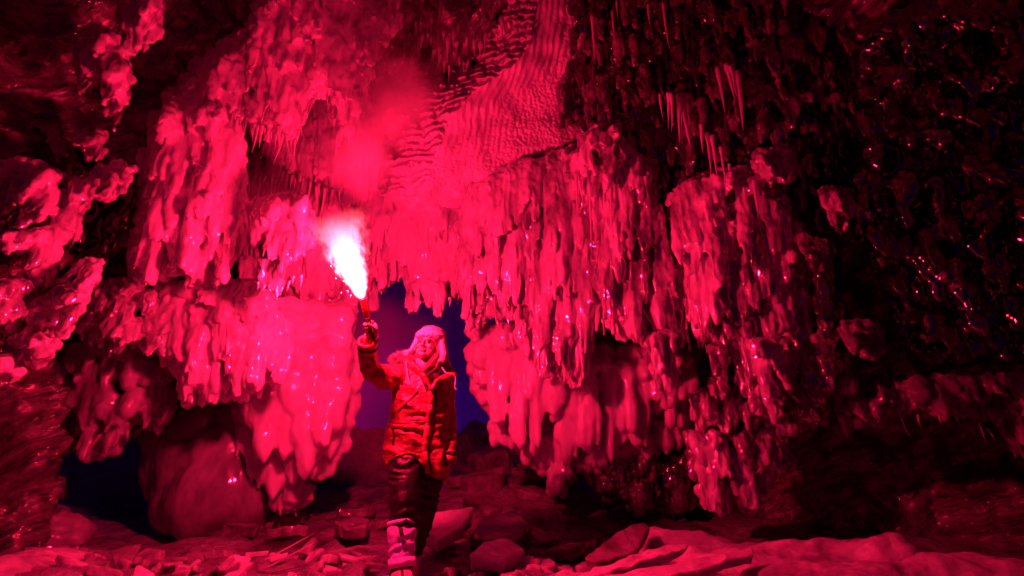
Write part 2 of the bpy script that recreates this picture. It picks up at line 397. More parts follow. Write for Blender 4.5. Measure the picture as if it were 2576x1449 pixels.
mass('ice_lobe', 'broad wet lobe cut by the left edge of the frame', LO,
     [(-160, 720), (50, 690), (76, 770), (50, 825), (5, 862), (-160, 870)], 3.0, n=22, w=(30, 56), L=(50, 120), fringe=(20, 12, 24), mat=M_MIX, drips=0.4)
mass('ice_lobe', 'pointed lobe of wet ice under the blunt tongue at the left', LO,
     [(70, 745), (180, 700), (235, 640), (262, 655), (225, 760), (185, 815), (148, 868), (118, 850), (62, 815)], 3.15, n=30, w=(22, 46), L=(40, 100), fringe=(16, 14, 18), mat=M_MIX, drips=0.4)
mass('ice_lobe', 'rounded ice knob low on the left wall', LO,
     [(10, 850), (90, 838), (132, 880), (105, 930), (45, 925), (12, 892)], 3.05, n=10, w=(36, 60), L=(40, 70), fringe=(20, 6, 26), mat=M_MIX, drips=0.2)
mass('ice_lobe', 'lowest ice knob at the left edge of the frame', LO,
     [(-140, 880), (0, 900), (62, 935), (30, 962), (-140, 972)], 3.0, n=10, w=(30, 50), L=(40, 60), fringe=(18, 8, 22), mat=M_MIX, drips=0.2)
mass('ice_curtain', 'shadowed clear ice lumps between the left wall and the ragged hem', CU,
     [(250, 690), (330, 700), (430, 760), (420, 880), (360, 900), (330, 850), (300, 900), (240, 870), (190, 830), (215, 760)], 4.0, n=60, w=(20, 38), L=(30, 90), fringe=(16, 22, 15), mat=M_MIX, fpoint=0.4)
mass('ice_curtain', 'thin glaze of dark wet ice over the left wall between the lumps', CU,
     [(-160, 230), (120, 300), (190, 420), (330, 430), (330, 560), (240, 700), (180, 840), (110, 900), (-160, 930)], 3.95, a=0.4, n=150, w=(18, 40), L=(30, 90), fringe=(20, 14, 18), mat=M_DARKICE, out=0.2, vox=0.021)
# --- left centre
mass('ice_curtain', 'broad pink ice curtain of pillowy columns high at upper left centre', CU,
     [(700, -80), (1040, -80), (1015, 30), (985, 130), (935, 190), (900, 330), (850, 370), (830, 250), (790, 250), (745, 370), (690, 345), (640, 330), (590, 300), (550, 330), (470, 330), (420, 260), (520, 130), (610, 95)],
     3.65, b=0.7, mat=M_BRIGHT, n=110, w=(26, 60), L=(120, 320), fringe=(13, 34, 12), fpoint=0.7, dlen=(25, 90), dw=(8, 15), sm=2)
mass('ice_curtain', 'knobbly ice curtain forming the left edge beside the dark slanting rock', CU,
     [(430, 230), (560, 260), (600, 420), (620, 560), (600, 660), (560, 730), (500, 750), (430, 700), (340, 735), (322, 650), (365, 560), (358, 430), (382, 330)],
     3.7, b=0.5, n=120, w=(24, 54), L=(90, 280), mat=M_BRIGHT)
mass('ice_curtain', 'recessed ice face behind the flare smoke with thin drips', CU,
     [(540, 250), (700, 200), (900, 200), (960, 330), (1000, 480), (960, 700), (900, 790), (600, 790), (570, 600)],
     4.65, b=0.5, n=140, w=(22, 46), L=(120, 300), fringe=(16, 30, 16), dlen=(30, 90), dw=(7, 13))
mass('ice_lobe', 'brightest ice lobe lit pale pink just left of the flame', LO,
     [(645, 500), (760, 480), (800, 560), (790, 620), (728, 690), (700, 748), (650, 730), (630, 650), (615, 570)],
     3.4, b=0.3, n=38, w=(22, 40), L=(50, 120), fringe=(13, 24, 12), out=0.12, fpoint=0.5, core=38)
mass('ice_curtain', 'lower left ice curtain with a ragged hem over the round boulder', CU,
     [(370, 700), (640, 700), (720, 800), (730, 960), (680, 990), (560, 1010), (470, 1025), (430, 950), (380, 920), (400, 840)],
     4.1, b=0.4, n=130, w=(26, 58), L=(110, 280), fringe=(18, 26, 20), mat=M_BRIGHT)
mass('ice_curtain', 'long smooth ice column left of the archway reaching lowest beside the person', CU,
     [(600, 740), (905, 760), (900, 900), (893, 1060), (872, 1150), (842, 1160), (834, 1222), (795, 1205), (740, 1228), (690, 1205), (610, 1150), (575, 1000), (560, 900)],
     4.7, b=0.3, n=60, w=(40, 90), L=(180, 380), fringe=(28, 12, 38), mat=M_SOFT, out=0.3, disp=(0.02, 0.005), drips=0.12, dlen=(4, 16), dw=(18, 34), sm=9, tip=(0.12, 0.4), thin=1.0)
mass('ice_curtain', 'dim low ice shelf under the long smooth column', CU,
     [(570, 1000), (700, 990), (720, 1180), (785, 1230), (785, 1290), (700, 1300), (600, 1215), (560, 1090)],
     4.9, b=0.3, n=24, w=(40, 80), L=(90, 160), mat=M_SOFT, drips=0.1, fringe=(28, 8, 34), disp=(0.03, 0.004), sm=8)
def boulder(name, label, cat, balls, vox, mat, amp=0.03, sm=14):
    mb = MB()
    for (u, v, Y, r, rz) in balls: mb.ball(at(u, v, Y * YS), (r * YS, r * 0.9 * YS, rz * YS), 20, 14)
    m = remesh(mb, vox, sm, name); co = coords(m); nr = normals(m)
    setco(m, co + nr * (amp * fbm(co * np.array([2.6, 2.6, 1.6]), 3) + 0.004 * fbm(co * np.array([14, 14, 4.0]), 2))[:, None])
    o = link(name, m, mat); recenter(o); return tag(o, label, cat)
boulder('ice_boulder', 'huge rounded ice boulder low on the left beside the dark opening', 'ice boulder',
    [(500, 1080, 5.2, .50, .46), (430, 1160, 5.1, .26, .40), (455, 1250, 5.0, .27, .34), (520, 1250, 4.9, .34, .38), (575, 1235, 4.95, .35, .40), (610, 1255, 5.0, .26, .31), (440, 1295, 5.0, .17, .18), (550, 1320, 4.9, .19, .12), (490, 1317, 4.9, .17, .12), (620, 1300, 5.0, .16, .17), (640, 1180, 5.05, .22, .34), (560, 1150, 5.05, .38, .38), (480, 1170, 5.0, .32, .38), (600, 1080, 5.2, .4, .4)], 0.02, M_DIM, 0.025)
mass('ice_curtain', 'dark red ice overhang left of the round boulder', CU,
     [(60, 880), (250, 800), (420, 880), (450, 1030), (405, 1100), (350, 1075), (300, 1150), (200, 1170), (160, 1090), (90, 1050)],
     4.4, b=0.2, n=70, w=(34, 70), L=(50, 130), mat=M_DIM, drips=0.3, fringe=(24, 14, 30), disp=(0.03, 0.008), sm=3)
# --- centre
mass('ice_curtain', 'frosted ice sheet whose hem tops the archway', CU,
     [(885, 470), (1000, 430), (1280, 400), (1240, 800), (1165, 762), (1110, 778), (1095, 755), (1050, 778), (1030, 770), (1015, 705), (960, 745), (930, 790), (905, 770)],
     4.8, b=0.2, n=90, w=(26, 56), L=(120, 300), fringe=(15, 14, 16), mat=M_MILK, out=0.1, dlen=(8, 40))
mass('ice_curtain', 'bright ice curtain with glinting drips right of the archway', CU,
     [(1150, 480), (1300, 400), (1400, 380), (1480, 500), (1530, 700), (1540, 830), (1500, 860), (1470, 1000), (1400, 960), (1360, 960), (1310, 910), (1270, 800), (1220, 822), (1160, 790)],
     4.45, b=0.2, n=150, w=(20, 50), L=(130, 380), fringe=(15, 24, 15), dlen=(25, 80))
mass('ice_curtain', 'glinting ice columns in the right centre ending in blunt drips', CU,
     [(1400, 380), (1560, 330), (1650, 420), (1680, 600), (1720, 700), (1750, 870), (1700, 900), (1640, 900), (1620, 860), (1560, 860), (1520, 840), (1480, 620)],
     4.15, b=0.2, n=160, w=(18, 44), L=(110, 340), fringe=(14, 24, 15), mat=M_MIX2)
mass('ice_curtain', 'dripping clear ice mass on the right with long wet tips', CU,
     [(1680, 480), (1800, 420), (1950, 430), (2010, 600), (2060, 740), (2060, 960), (2000, 1010), (1940, 1000), (1870, 1000), (1830, 880), (1760, 880), (1710, 800)],
     3.85, b=0.2, a=-0.3, n=200, w=(20, 46), L=(90, 260), fringe=(18, 28, 20), mat=M_MIX)
mass('ice_lobe', 'long glinting ice lobe hanging alone below the right centre columns', LO,
     [(1628, 830), (1708, 830), (1702, 980), (1690, 1028), (1670, 1040), (1650, 1000), (1634, 920)], 3.95, n=14, w=(20, 36), L=(70, 150), fringe=(13, 8, 16), core=36, mat=M_MILK, bulge=0.05)
mass('ice_lobe', 'rounded ice lobe hanging right of the long glinting lobe', LO,
     [(1775, 860), (1838, 860), (1832, 960), (1826, 1010), (1808, 1024), (1790, 1000), (1782, 930)], 3.85, n=10, w=(18, 30), L=(60, 120), fringe=(12, 8, 15), core=32, mat=M_MIX2, bulge=0.05)
mass('ice_lobe', 'widest hanging ice lobe of the right side with a blunt point', LO,
     [(1870, 840), (2015, 840), (2012, 980), (1985, 1015), (1965, 1000), (1950, 1068), (1925, 1060), (1890, 1030), (1872, 960)], 3.7, n=30, w=(20, 40), L=(60, 150), fringe=(13, 10, 17), core=38, mat=M_MIX2, bulge=0.05)
mass('ice_curtain', 'dim ribbed ice curtain behind and below the right drips', CU,
     [(1160, 820), (1300, 800), (1500, 850), (1760, 860), (1760, 1100), (1720, 1130), (1640, 1160), (1570, 1160), (1500, 1200), (1410, 1190), (1340, 1195), (1290, 1140), (1240, 1120), (1200, 1000)],
     5.1, b=0.2, n=80, w=(40, 72), L=(200, 380), fringe=(30, 12, 44), mat=M_SOFT, out=0.4, drips=0.25, dlen=(4, 14), dw=(16, 30), sm=5, disp=(0.02, 0.005), tip=(0.12, 0.35))
mass('ice_lobe', 'dim smooth lobe under the hem of the ribbed right curtain', LO,
     [(1365, 1160), (1450, 1160), (1438, 1235), (1400, 1272), (1374, 1240)], 5.2, n=8, w=(50, 70), L=(60, 100), mat=M_SOFT, drips=0, fringe=(20, 6, 30))
mass('ice_curtain', 'near black ice underside behind the smooth right lobe', CU,
     [(1440, 1150), (1760, 1130), (1760, 1280), (1650, 1310), (1540, 1290), (1470, 1210)], 5.4, n=26, w=(50, 90), L=(60, 120), mat=M_DARKICE, drips=0, fringe=(30, 8, 40))
mass('ice_curtain', 'streaky ice chunk hanging low at the lower right above the snow', CU,
     [(1730, 1080), (1990, 1060), (1990, 1200), (1940, 1230), (1880, 1290), (1810, 1302), (1762, 1272), (1738, 1180)], 4.3, b=0.1, n=50, w=(22, 48), L=(60, 150), fringe=(18, 12, 22), mat=M_MIX2)
mass('ice_curtain', 'small red ice hem between the widest lobe and the low streaky chunk', CU,
     [(1740, 980), (2080, 960), (2070, 1090), (2030, 1080), (1980, 1110), (1900, 1100), (1840, 1080), (1750, 1120)], 4.25, n=50, w=(24, 44), L=(40, 100), fringe=(17, 18, 20), mat=M_MIX)
for (u_, v0_, v1_, w_, lab) in ((1037, 700, 788, 34, 'blunt ice tooth farthest left on the archway rim'), (1076, 700, 757, 30, 'short square ice tooth, second from the left on the archway rim'),
                          (1104, 705, 786, 26, 'narrow ice tooth left of the broad one on the archway rim'), (1198, 720, 832, 62, 'broad square ended ice tooth on the right of the archway rim')):
    h_ = w_ / 2
    mass('ice_lobe', lab, LO, [(u_ - h_, v0_), (u_ + h_, v0_), (u_ + h_ * 0.95, v1_ - 12), (u_ + h_ * 0.5, v1_), (u_ - h_ * 0.6, v1_ - 2), (u_ - h_ * 0.95, v1_ - 20)], 4.6, n=8, w=(14, 24), L=(50, 90), fringe=(9, 5, 14), core=24, bulge=0.02, out=0.06, vox=0.013, group='ice teeth on the archway rim')
# --- upper right
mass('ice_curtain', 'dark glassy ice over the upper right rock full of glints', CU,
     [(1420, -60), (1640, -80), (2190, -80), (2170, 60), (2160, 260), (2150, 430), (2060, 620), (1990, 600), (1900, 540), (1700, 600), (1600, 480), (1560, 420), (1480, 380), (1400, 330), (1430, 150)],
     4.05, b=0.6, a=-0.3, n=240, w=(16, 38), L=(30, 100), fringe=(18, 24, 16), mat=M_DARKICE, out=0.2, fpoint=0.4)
mass('ice_lobe', 'bulging red ice lobe right of the ribbed frost ridge', LO,
     [(1470, 330), (1560, 300), (1585, 380), (1560, 450), (1500, 500), (1460, 440)], 3.95, n=26, w=(20, 38), L=(40, 110), fringe=(13, 20, 13), core=36, mat=M_MIX2)
mass('ice_lobe', 'glinting ice clump at the right edge of the dripping mass', LO,
     [(1900, 375), (2000, 370), (2000, 440), (1985, 472), (1930, 470), (1895, 440)], 3.6, n=20, w=(18, 34), L=(30, 70), fringe=(13, 12, 13), core=32, mat=M_MIX2)
mass('ice_lobe', 'lone bright edged ice lobe on the dark right wall', LO,
     [(2062, 460), (2158, 475), (2142, 550), (2132, 585), (2100, 585), (2080, 530)], 3.45, n=16, w=(16, 28), L=(40, 90), fringe=(12, 10, 13), core=30, mat=M_MIX)
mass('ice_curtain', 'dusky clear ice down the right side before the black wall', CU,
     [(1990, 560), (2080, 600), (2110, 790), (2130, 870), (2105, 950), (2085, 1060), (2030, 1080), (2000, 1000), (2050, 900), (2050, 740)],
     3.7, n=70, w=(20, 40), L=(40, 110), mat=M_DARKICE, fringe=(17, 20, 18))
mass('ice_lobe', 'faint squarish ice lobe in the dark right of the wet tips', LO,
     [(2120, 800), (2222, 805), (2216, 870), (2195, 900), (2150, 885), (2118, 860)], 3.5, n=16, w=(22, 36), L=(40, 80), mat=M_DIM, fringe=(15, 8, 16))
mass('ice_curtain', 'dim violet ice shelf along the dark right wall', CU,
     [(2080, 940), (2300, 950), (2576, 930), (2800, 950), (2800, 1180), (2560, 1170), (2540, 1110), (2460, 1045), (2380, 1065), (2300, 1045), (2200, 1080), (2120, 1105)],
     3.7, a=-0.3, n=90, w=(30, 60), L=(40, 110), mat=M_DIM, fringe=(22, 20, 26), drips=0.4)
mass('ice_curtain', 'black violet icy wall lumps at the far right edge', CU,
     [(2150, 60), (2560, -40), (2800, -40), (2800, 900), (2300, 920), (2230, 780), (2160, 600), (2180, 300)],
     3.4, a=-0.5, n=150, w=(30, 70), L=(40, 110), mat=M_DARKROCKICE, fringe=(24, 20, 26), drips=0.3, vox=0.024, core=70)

# --- the ribbed frost ridge above the centre
SP = [(1380, -120), (1345, 20), (1335, 110), (1290, 168), (1195, 228), (1130, 300), (1095, 390), (1060, 480), (1040, 560), (1030, 760)]
def ridge_fn(U, V):
    v = -120 + 800 * V; u1 = 1490 - 30 * np.clip((v - 300) / 400, 0, 1)
    spv = np.interp(v, [p[1] for p in SP], [p[0] for p in SP]) + 9 * perlin(np.stack([v / 38, 0 * v + 2, 0 * v], 1))
    u0 = np.minimum(960, spv - 200) + 0 * v; u = u0 + (u1 - u0) * U; s = u - spv
    P0 = np.stack([at(a, b, 1.0) for a, b in zip(u, v)]); z = 0 * u
    wv = perlin(np.stack([u / 60, v / 60, z], 1)); wb = perlin(np.stack([u / 110, v / 110, z + 8], 1))
    w2 = perlin(np.stack([u / 20, v / 34, z + 3], 1)); w3 = perlin(np.stack([u / 7, v / 7, z + 5], 1)); w4 = perlin(np.stack([u / 12, v / 12, z + 9], 1))
    back = np.clip((-s - 85 - 40 * wv - 30 * w2) / 130, 0, 1)
    dep = 4.22 * YS + 0.35 * (v - 300) / 500 + np.where(s < 0, -s * 0.0026, s * 0.0009) + 0.0000012 * s * s + 1.1 * back ** 1.2 + 1.2 * np.clip((v - 430 - 40 * wv) / 230, 0, 1) ** 1.6
    # right: near vertical ribs fading into grain; left: nearly level fins
    pr = (u - spv * 0.25 + 0.05 * v) / 16.5 + 0.55 * wv + 0.5 * wb + 0.22 * w2
    pl = (v + 0.22 * s) / 20.0 + 0.9 * wv + 0.5 * wb + 0.30 * w2
    grain = np.clip((s - 70 - 40 * wb) / 90, 0, 1); grain = np.maximum(grain, np.clip((v - 300) / 160, 0, 1))
    er = (1 - 0.9 * grain) * (0.75 + 0.6 * np.clip(w2, -1, 1))
    fr = (0.5 - np.abs((pr % 1) - 0.5)) * 2; fl = (0.5 - np.abs((pl % 1) - 0.5)) * 2
    br = np.clip(1 + 1.9 * w4 + 0.8 * w2, 0.2, 1.4)
    hr = 0.042 * np.clip(er, 0, 1.3) * np.power(fr, 0.7)
    hl = 0.13 * np.clip(1 + s / 300, 0.15, 1) * np.clip((560 - v) / 250, 0, 1) * np.power(fl, 1.3) * br
    h = np.where(s < 0, hl, hr) + (0.004 + 0.014 * grain + 0.05 * back) * w3 + (0.012 * grain + 0.12 * back) * w4 + 0.05 * wv
    return CAM + (P0 - np.array([0, 0, CAM[2]])) * (dep - h)[:, None]
P, Q = grid(340, 460, ridge_fn)
def shut(P, Q, nu, nv, back):
    """close a sheet into a solid with a plain back"""
    n = len(P); edge = [r * nu for r in range(nv)] + [(nv - 1) * nu + c for c in range(1, nu)] + [r * nu + nu - 1 for r in range(nv - 2, -1, -1)] + list(range(nu - 2, 0, -1))
    ring_ = np.array([[a, b, b + n, a + n] for a, b in zip(edge, edge[1:] + edge[:1])])
    return np.concatenate([P, P + back]), np.concatenate([Q, Q[:, ::-1] + n, ring_])
P, Q = shut(P, Q, 340, 460, np.array([0.05, 0.3, 0.12]))
o = link('frost_ridge', fastmesh('frost_ridge', P, Q), M_FROST)
tag(recenter(o), 'ribbed frost ridge slanting down from the top centre with herringbone fins', 'ice ridge')

# --- icicles
def icicle(u, v0, v1, wpx, Y, label, group, bulb=0, mat=None):
    Y = Y * YS; mb = MB(); p1 = at(u, v0, Y); p0 = at(u, v1, Y); r = wpx / 2 * px(u, v0, Y); n = 13; ph = rng.uniform(0, 6); pts = []; rad = []; bend = rng.normal() * 0.02; bend2 = rng.normal() * 0.02
    for k in range(n):
        t = k / (n - 1); s = (1 - t) ** 0.8 * (1 + 0.12 * math.sin(14 * t + ph))
        if bulb and t < 0.5: s *= 1 + bulb * math.sin(math.pi * t / 0.5)
        pts.append((p1[0] + r * 0.25 * math.sin(3 * t + ph) + bend * t * t, Y + bend2 * t, p1[2] + (p0[2] - p1[2]) * t)); rad.append(max(r * s, 0.0012))
    mb.tube(pts, rad, 7); o = link('icicle', mb.mesh('icicle'), mat or M_ICICLE)
    top = np.array([p1[0], Y, p1[2]]); setco(o.data, coords(o.data) - top); o.location = top
    return tag(o, label, 'icicle', group)
def row(pts, n, ln, w, Y, label, group, jit=8, bulb=0, mat=None):
    for k in range(n):
        t = (k + rng.uniform(0.1, 0.9)) / n * (len(pts) - 1); i = min(int(t), len(pts) - 2); f = t - i
        u = pts[i][0] * (1 - f) + pts[i + 1][0] * f; v = pts[i][1] * (1 - f) + pts[i + 1][1] * f + rng.uniform(-jit, jit)
        q_ = rng.random() ** 1.8; icicle(u, v - 14, v + ln[0] * 0.6 + (ln[1] * 1.15 - ln[0] * 0.6) * q_, (w[0] + (w[1] - w[0]) * (0.6 * q_ + 0.4 * rng.random())) * rng.uniform(0.8, 1.25), Y + rng.uniform(-0.08, 0.08), label, group, bulb, mat)
row([(540, 320), (590, 300), (640, 325), (690, 345), (745, 360), (770, 290), (800, 240)], 34, (15, 60), (5, 10), 3.55, 'thin icicle in the fringe under the broad upper left curtain', 'icicles under the upper left curtain')
row([(820, 240), (850, 350), (900, 310), (940, 190)], 14, (12, 50), (5, 9), 3.6, 'thin icicle near the smoke under the right part of the upper left curtain', 'icicles above the smoke')
row([(620, 470), (700, 440), (780, 470), (860, 500)], 16, (20, 70), (5, 9), 4.35, 'thin icicle on the ice face just above the flame glow', 'icicles above the flame')
row([(1110, 80), (1170, 120), (1230, 90), (1290, 60)], 15, (20, 60), (5, 11), 3.98, 'thin icicle with a fat top in front of the herringbone fins', 'icicles before the frost ridge', 20, 0.8)
row([(1040, 60), (1080, 110), (1120, 150), (1180, 190)], 16, (12, 45), (4, 8), 4.3, 'tiny icicle on the black rock left of the frost ridge', 'icicles left of the frost ridge', 25, 0.5)
row([(1480, 40), (1560, 30), (1700, 30)], 5, (60, 130), (6, 11), 3.75, 'long thin icicle at the top right of the frost ridge', 'icicles at the top right', 20)
row([(1655, 240), (1700, 250), (1725, 280)], 6, (60, 110), (8, 16), 3.6, 'glassy icicle in the left cluster on the dark upper right ice', 'left cluster of upper right icicles', 14)
row([(1800, 190), (1830, 180), (1855, 200)], 6, (60, 120), (10, 20), 3.6, 'wide glassy icicle in the bright right cluster of the upper right ice', 'right cluster of upper right icicles', 12)
row([(1440, 440), (1500, 470), (1560, 470), (1640, 440)], 10, (50, 140), (6, 12), 3.95, 'long thin icicle over the right centre ice columns', 'icicles over the right centre columns', 20)
row([(1760, 320), (1790, 340), (1860, 470), (1960, 500)], 8, (40, 100), (8, 14), 3.6, 'glassy icicle on the dripping right mass', 'icicles on the right mass', 20)
row([(2230, 1050), (2400, 1060), (2560, 1110)], 7, (15, 60), (4, 8), 3.65, 'dim icicle under the violet shelf at the right', 'icicles under the violet shelf')
row([(1060, 765), (1150, 765), (1240, 810), (1300, 860)], 6, (4, 22), (8, 13), 4.6, 'short icicle along the top of the archway', 'icicles above the archway', 4)
row([(640, 720), (700, 740), (760, 700)], 8, (8, 30), (6, 11), 3.2, 'pale icicle under the brightest lobe beside the flame', 'icicles under the brightest lobe', 4)

# --- slabs, shards and snow on the floor
def slab(label, pts, th, mat, cat='ice slab', name='ice_slab', rough=0.012, group=None, world=None):
    """a broken plate: pts are (u, v, Y) corners of its upper face"""
    T = np.array([at(*p) for p in pts] if world is None else world); c = T.mean(0)
    nrm = np.zeros(3)
    for i in range(len(T)): nrm += np.cross(T[i] - c, T[(i + 1) % len(T)] - c)
    nrm /= np.linalg.norm(nrm); nrm = nrm if nrm[2] > 0 else -nrm
    bm = bmesh.new(); vt = [bm.verts.new(p) for p in T]; vb = [bm.verts.new(c + (p - c) * 0.93 - nrm * th) for p in T]
    bm.faces.new(vt); bm.faces.new(vb[::-1]); n = len(T)
    for i in range(n): bm.faces.new((vt[i], vb[i], vb[(i + 1) % n], vt[(i + 1) % n]))
    bmesh.ops.recalc_face_normals(bm, faces=bm.faces)
    bmesh.ops.bevel(bm, geom=bm.edges[:], offset=th * 0.12, segments=1, affect='EDGES')
    bmesh.ops.triangulate(bm, faces=bm.faces)
    bmesh.ops.subdivide_edges(bm, edges=[e for e in bm.edges if e.calc_length() > 0.12], cuts=4, use_grid_fill=True)
    bmesh.ops.subdivide_edges(bm, edges=[e for e in bm.edges if e.calc_length() > 0.05], cuts=1, use_grid_fill=True)
    m = bpy.data.meshes.new(name); bm.to_mesh(m); bm.free(); co = coords(m)
    d = np.stack([fbm(co * 9, 3), fbm(co * 9 + 40, 3), fbm(co * 9 + 80, 3)], 1) * rough
    setco(m, co + d); o = link(name, m, mat, smooth=False); recenter(o); return tag(o, label, cat, group)
slab('grainy magenta ice slab tilted behind the person, beside the black trouser leg', [(1070, 1338, 4.7), (1090, 1290, 5.3), (1195, 1274, 5.6), (1165, 1322, 5.0), (1105, 1358, 4.65)], 0.12, M_FROST)
slab('pale rounded ice slab on the floor right of the person', [(1180, 1396, 4.3), (1215, 1362, 4.6), (1285, 1352, 4.8), (1322, 1384, 4.5), (1262, 1402, 4.25)], 0.12, M_SOFT)
slab('dark upended ice plate leaning at the lower centre right', [(1470, 1405, 4.35), (1560, 1332, 4.75), (1618, 1312, 4.9), (1636, 1326, 4.85), (1600, 1388, 4.4), (1500, 1414, 4.2)], 0.07, M_DIRTY)
slab('long splintered ice plank lying toward the lower right, upper of two', [(1420, 1449, 4.05), (1520, 1420, 4.2), (1640, 1380, 4.4), (1730, 1364, 4.5), (1722, 1378, 4.4), (1600, 1418, 4.15), (1480, 1456, 4.0)], 0.06, M_FROST, rough=0.02)
slab('long flat ice plank at the bottom right edge, lower of two', [(1500, 1452, 3.95), (1700, 1412, 4.05), (1890, 1376, 4.2), (1900, 1392, 4.1), (1760, 1432, 3.95), (1620, 1466, 3.85)], 0.07, M_FROST, rough=0.015)
slab('far ice ledge catching light in the back of the archway', [(1148, 1196, 7.6), (1200, 1182, 8.0), (1262, 1178, 8.0), (1270, 1190, 7.4), (1180, 1202, 7.2)], 0.5, M_DIRTY)
slab('highest far ice ledge against the violet glow', [(1165, 1140, 9.0), (1215, 1122, 9.6), (1262, 1110, 9.6), (1290, 1130, 8.8), (1200, 1152, 8.6)], 0.8, M_DIRTY)
slab('large dark block of ice behind the pale rounded slab', [(1180, 1345, 5.0), (1205, 1300, 5.6), (1300, 1280, 5.9), (1340, 1320, 5.3), (1290, 1350, 4.9)], 0.3, M_DIRTY)
slab('low dark ice block at the back of the archway behind the person', [(1080, 1268, 6.0), (1110, 1250, 6.5), (1165, 1252, 6.4), (1170, 1275, 5.9), (1100, 1290, 5.7)], 0.2, M_DIRTY)
slab('flat ice ledge behind the left side of the person', [(840, 1312, 5.3), (880, 1300, 5.7), (930, 1302, 5.6), (925, 1322, 5.1), (870, 1330, 5.0)], 0.1, M_DIRTY)
for i in range(26):
    u = rng.uniform(850, 1420) if i < 20 else rng.uniform(560, 860); Y = rng.uniform(4.9, 10.5) if i < 20 else rng.uniform(5.2, 6.5); q = at(u, 1200, Y); sz = rng.uniform(0.10, 0.26) * (1 + (Y - 5) * 0.16)
    zt = gz(q[0], Y) + sz * rng.uniform(0.15, 0.5); na = rng.integers(5, 8); an = np.sort(rng.uniform(0, 6.28, na)); P3 = []
    tx, ty = rng.uniform(-0.35, 0.35, 2)
    for a_ in an:
        r_ = sz * rng.uniform(0.7, 1.3); P3.append(np.array([q[0] + 1.4 * r_ * math.cos(a_), Y + r_ * math.sin(a_), zt + tx * r_ * math.cos(a_) + ty * r_ * math.sin(a_)]))
    slab(('broad' if sz > 0.3 else 'medium' if sz > 0.2 else 'small') + (' tilted' if abs(tx) > 0.18 else ' level') + ' dark ice block ' + ('under the long column' if u < 860 else 'left of the person' if u < 980 else 'behind the legs' if u < 1100 else 'right of the person' if u < 1260 else 'under the ribbed curtain') + (', at the very back' if Y > 8.5 else ', in the middle distance' if Y > 6.3 else ', near the front'),
         None, sz * 0.5, M_DIRTY, 'ice block', 'ice_block', 0.02, 'dark ice blocks in the archway', P3)
k = 0
for i in range(150):
    u = rng.uniform(60, 1000) if i < 95 else rng.uniform(1040, 1500); v = 1385 + abs(rng.normal()) * 35 if u < 1000 else 1410 + rng.uniform(0, 50)
    if v > 1475: continue
    g = at(u, v, 1.0); Y = (0.02 - CAM[2]) / (g[2] - CAM[2]); p = at(u, v, Y); p[2] = gz(p[0], Y)
    sz = rng.uniform(0.05, 0.16); mb = MB(); nn = rng.integers(4, 7); ang = np.sort(rng.uniform(0, 6.28, nn)); rr = rng.uniform(0.5, 1.2, nn) * sz
    tilt = rng.uniform(-1.1, 1.1) if u < 800 else rng.uniform(-0.5, 0.5); yaw = rng.uniform(0, 6.28)
    th = rng.uniform(0.012, 0.04); V = []
    for zz, sc in ((th, 1.0), (-th, 0.9)):
        for a_, r_ in zip(ang, rr):
            x, y, z = math.cos(a_) * r_ * sc, math.sin(a_) * r_ * sc * 0.8, zz
            x, z = x * math.cos(tilt) - z * math.sin(tilt), x * math.sin(tilt) + z * math.cos(tilt)
            V.append((x * math.cos(yaw) - y * math.sin(yaw), x * math.sin(yaw) + y * math.cos(yaw), z))
    Fc = [tuple(range(nn)), tuple(range(nn, 2 * nn))[::-1]] + [(j, nn + j, nn + (j + 1) % nn, (j + 1) % nn) for j in range(nn)]
    mb.add(V, Fc); m = mb.mesh('ice_shard')
    bm = bmesh.new(); bm.from_mesh(m); bmesh.ops.bevel(bm, geom=bm.edges[:], offset=th * 0.25, segments=2, affect='EDGES'); bm.to_mesh(m); bm.free()
    o = link('ice_shard', m, M_SHARD, smooth=False); o.location = (p[0], Y, p[2] + 0.25 * sz * abs(math.sin(tilt)) + 0.01)
    kind_ = ('big' if sz > 0.12 else 'small' if sz < 0.085 else 'middling') + (' upturned' if abs(tilt) > 0.7 else ' tilted' if abs(tilt) > 0.3 else ' flat')
    zone = ('in the lower left corner' if u < 250 else 'left of the round boulder foot' if u < 400 else 'under the round boulder' if u < 690 else 'between the boulder and the boot' if u < 1040 else 'just right of the boot' if u < 1250 else 'before the ice planks')
    dist_ = 'nearest' if v > 1432 else 'farther' if v < 1400 else 'midway'
    tag(o, kind_ + ' ice shard on the floor ' + zone + ', ' + dist_, 'ice shard', 'broken ice shards on the floor')
    k += 1
def drift(label, pts, mat, cat='snow drift', name='snow_drift', vox=0.025, amp=0.06, wide=2.6):
    """mounds from the ground up: (u, v) is the crest of each, r its half width in metres"""
    mb = MB(); C_ = []
    for (u, v, Y, r) in pts: C_.append([*at(u, v + (14 if mat is M_SNOW else 0), Y), r])
    full = []
    for a, b_ in zip(C_[:-1], C_[1:]):
        for f in np.linspace(0, 1, 6)[:-1]: full.append(np.array(a) * (1 - f) + np.array(b_) * f)
    full.append(np.array(C_[-1]))
    for q in full:
        r = q[3] * rng.uniform(0.8, 1.15); top = q[2]; base = -0.15
        mb.ball((q[0] + rng.normal() * 0.03, q[1] + rng.normal() * 0.05, (top + base) / 2), (r * wide, r * 2.2, (top - base) / 2), 16, 12)
    m = remesh(mb, vox, 14, name); co = coords(m); setco(m, co + normals(m) * (amp * fbm(co * np.array([1.6, 2.4, 4.0]), 4) + 0.016 * fbm(co * np.array([5, 16, 16.0]), 3))[:, None])
    o = link(name, m, mat); recenter(o); return tag(o, label, cat)
drift('smooth glowing snow drift at the lower right', [(1650, 1318, 5.2, .10), (1760, 1335, 4.9, .12), (1860, 1362, 4.6, .14), (1960, 1385, 4.4, .17), (2080, 1372, 4.3, .17), (2180, 1345, 4.3, .10), (2225, 1312, 4.3, .06)], M_SNOW)
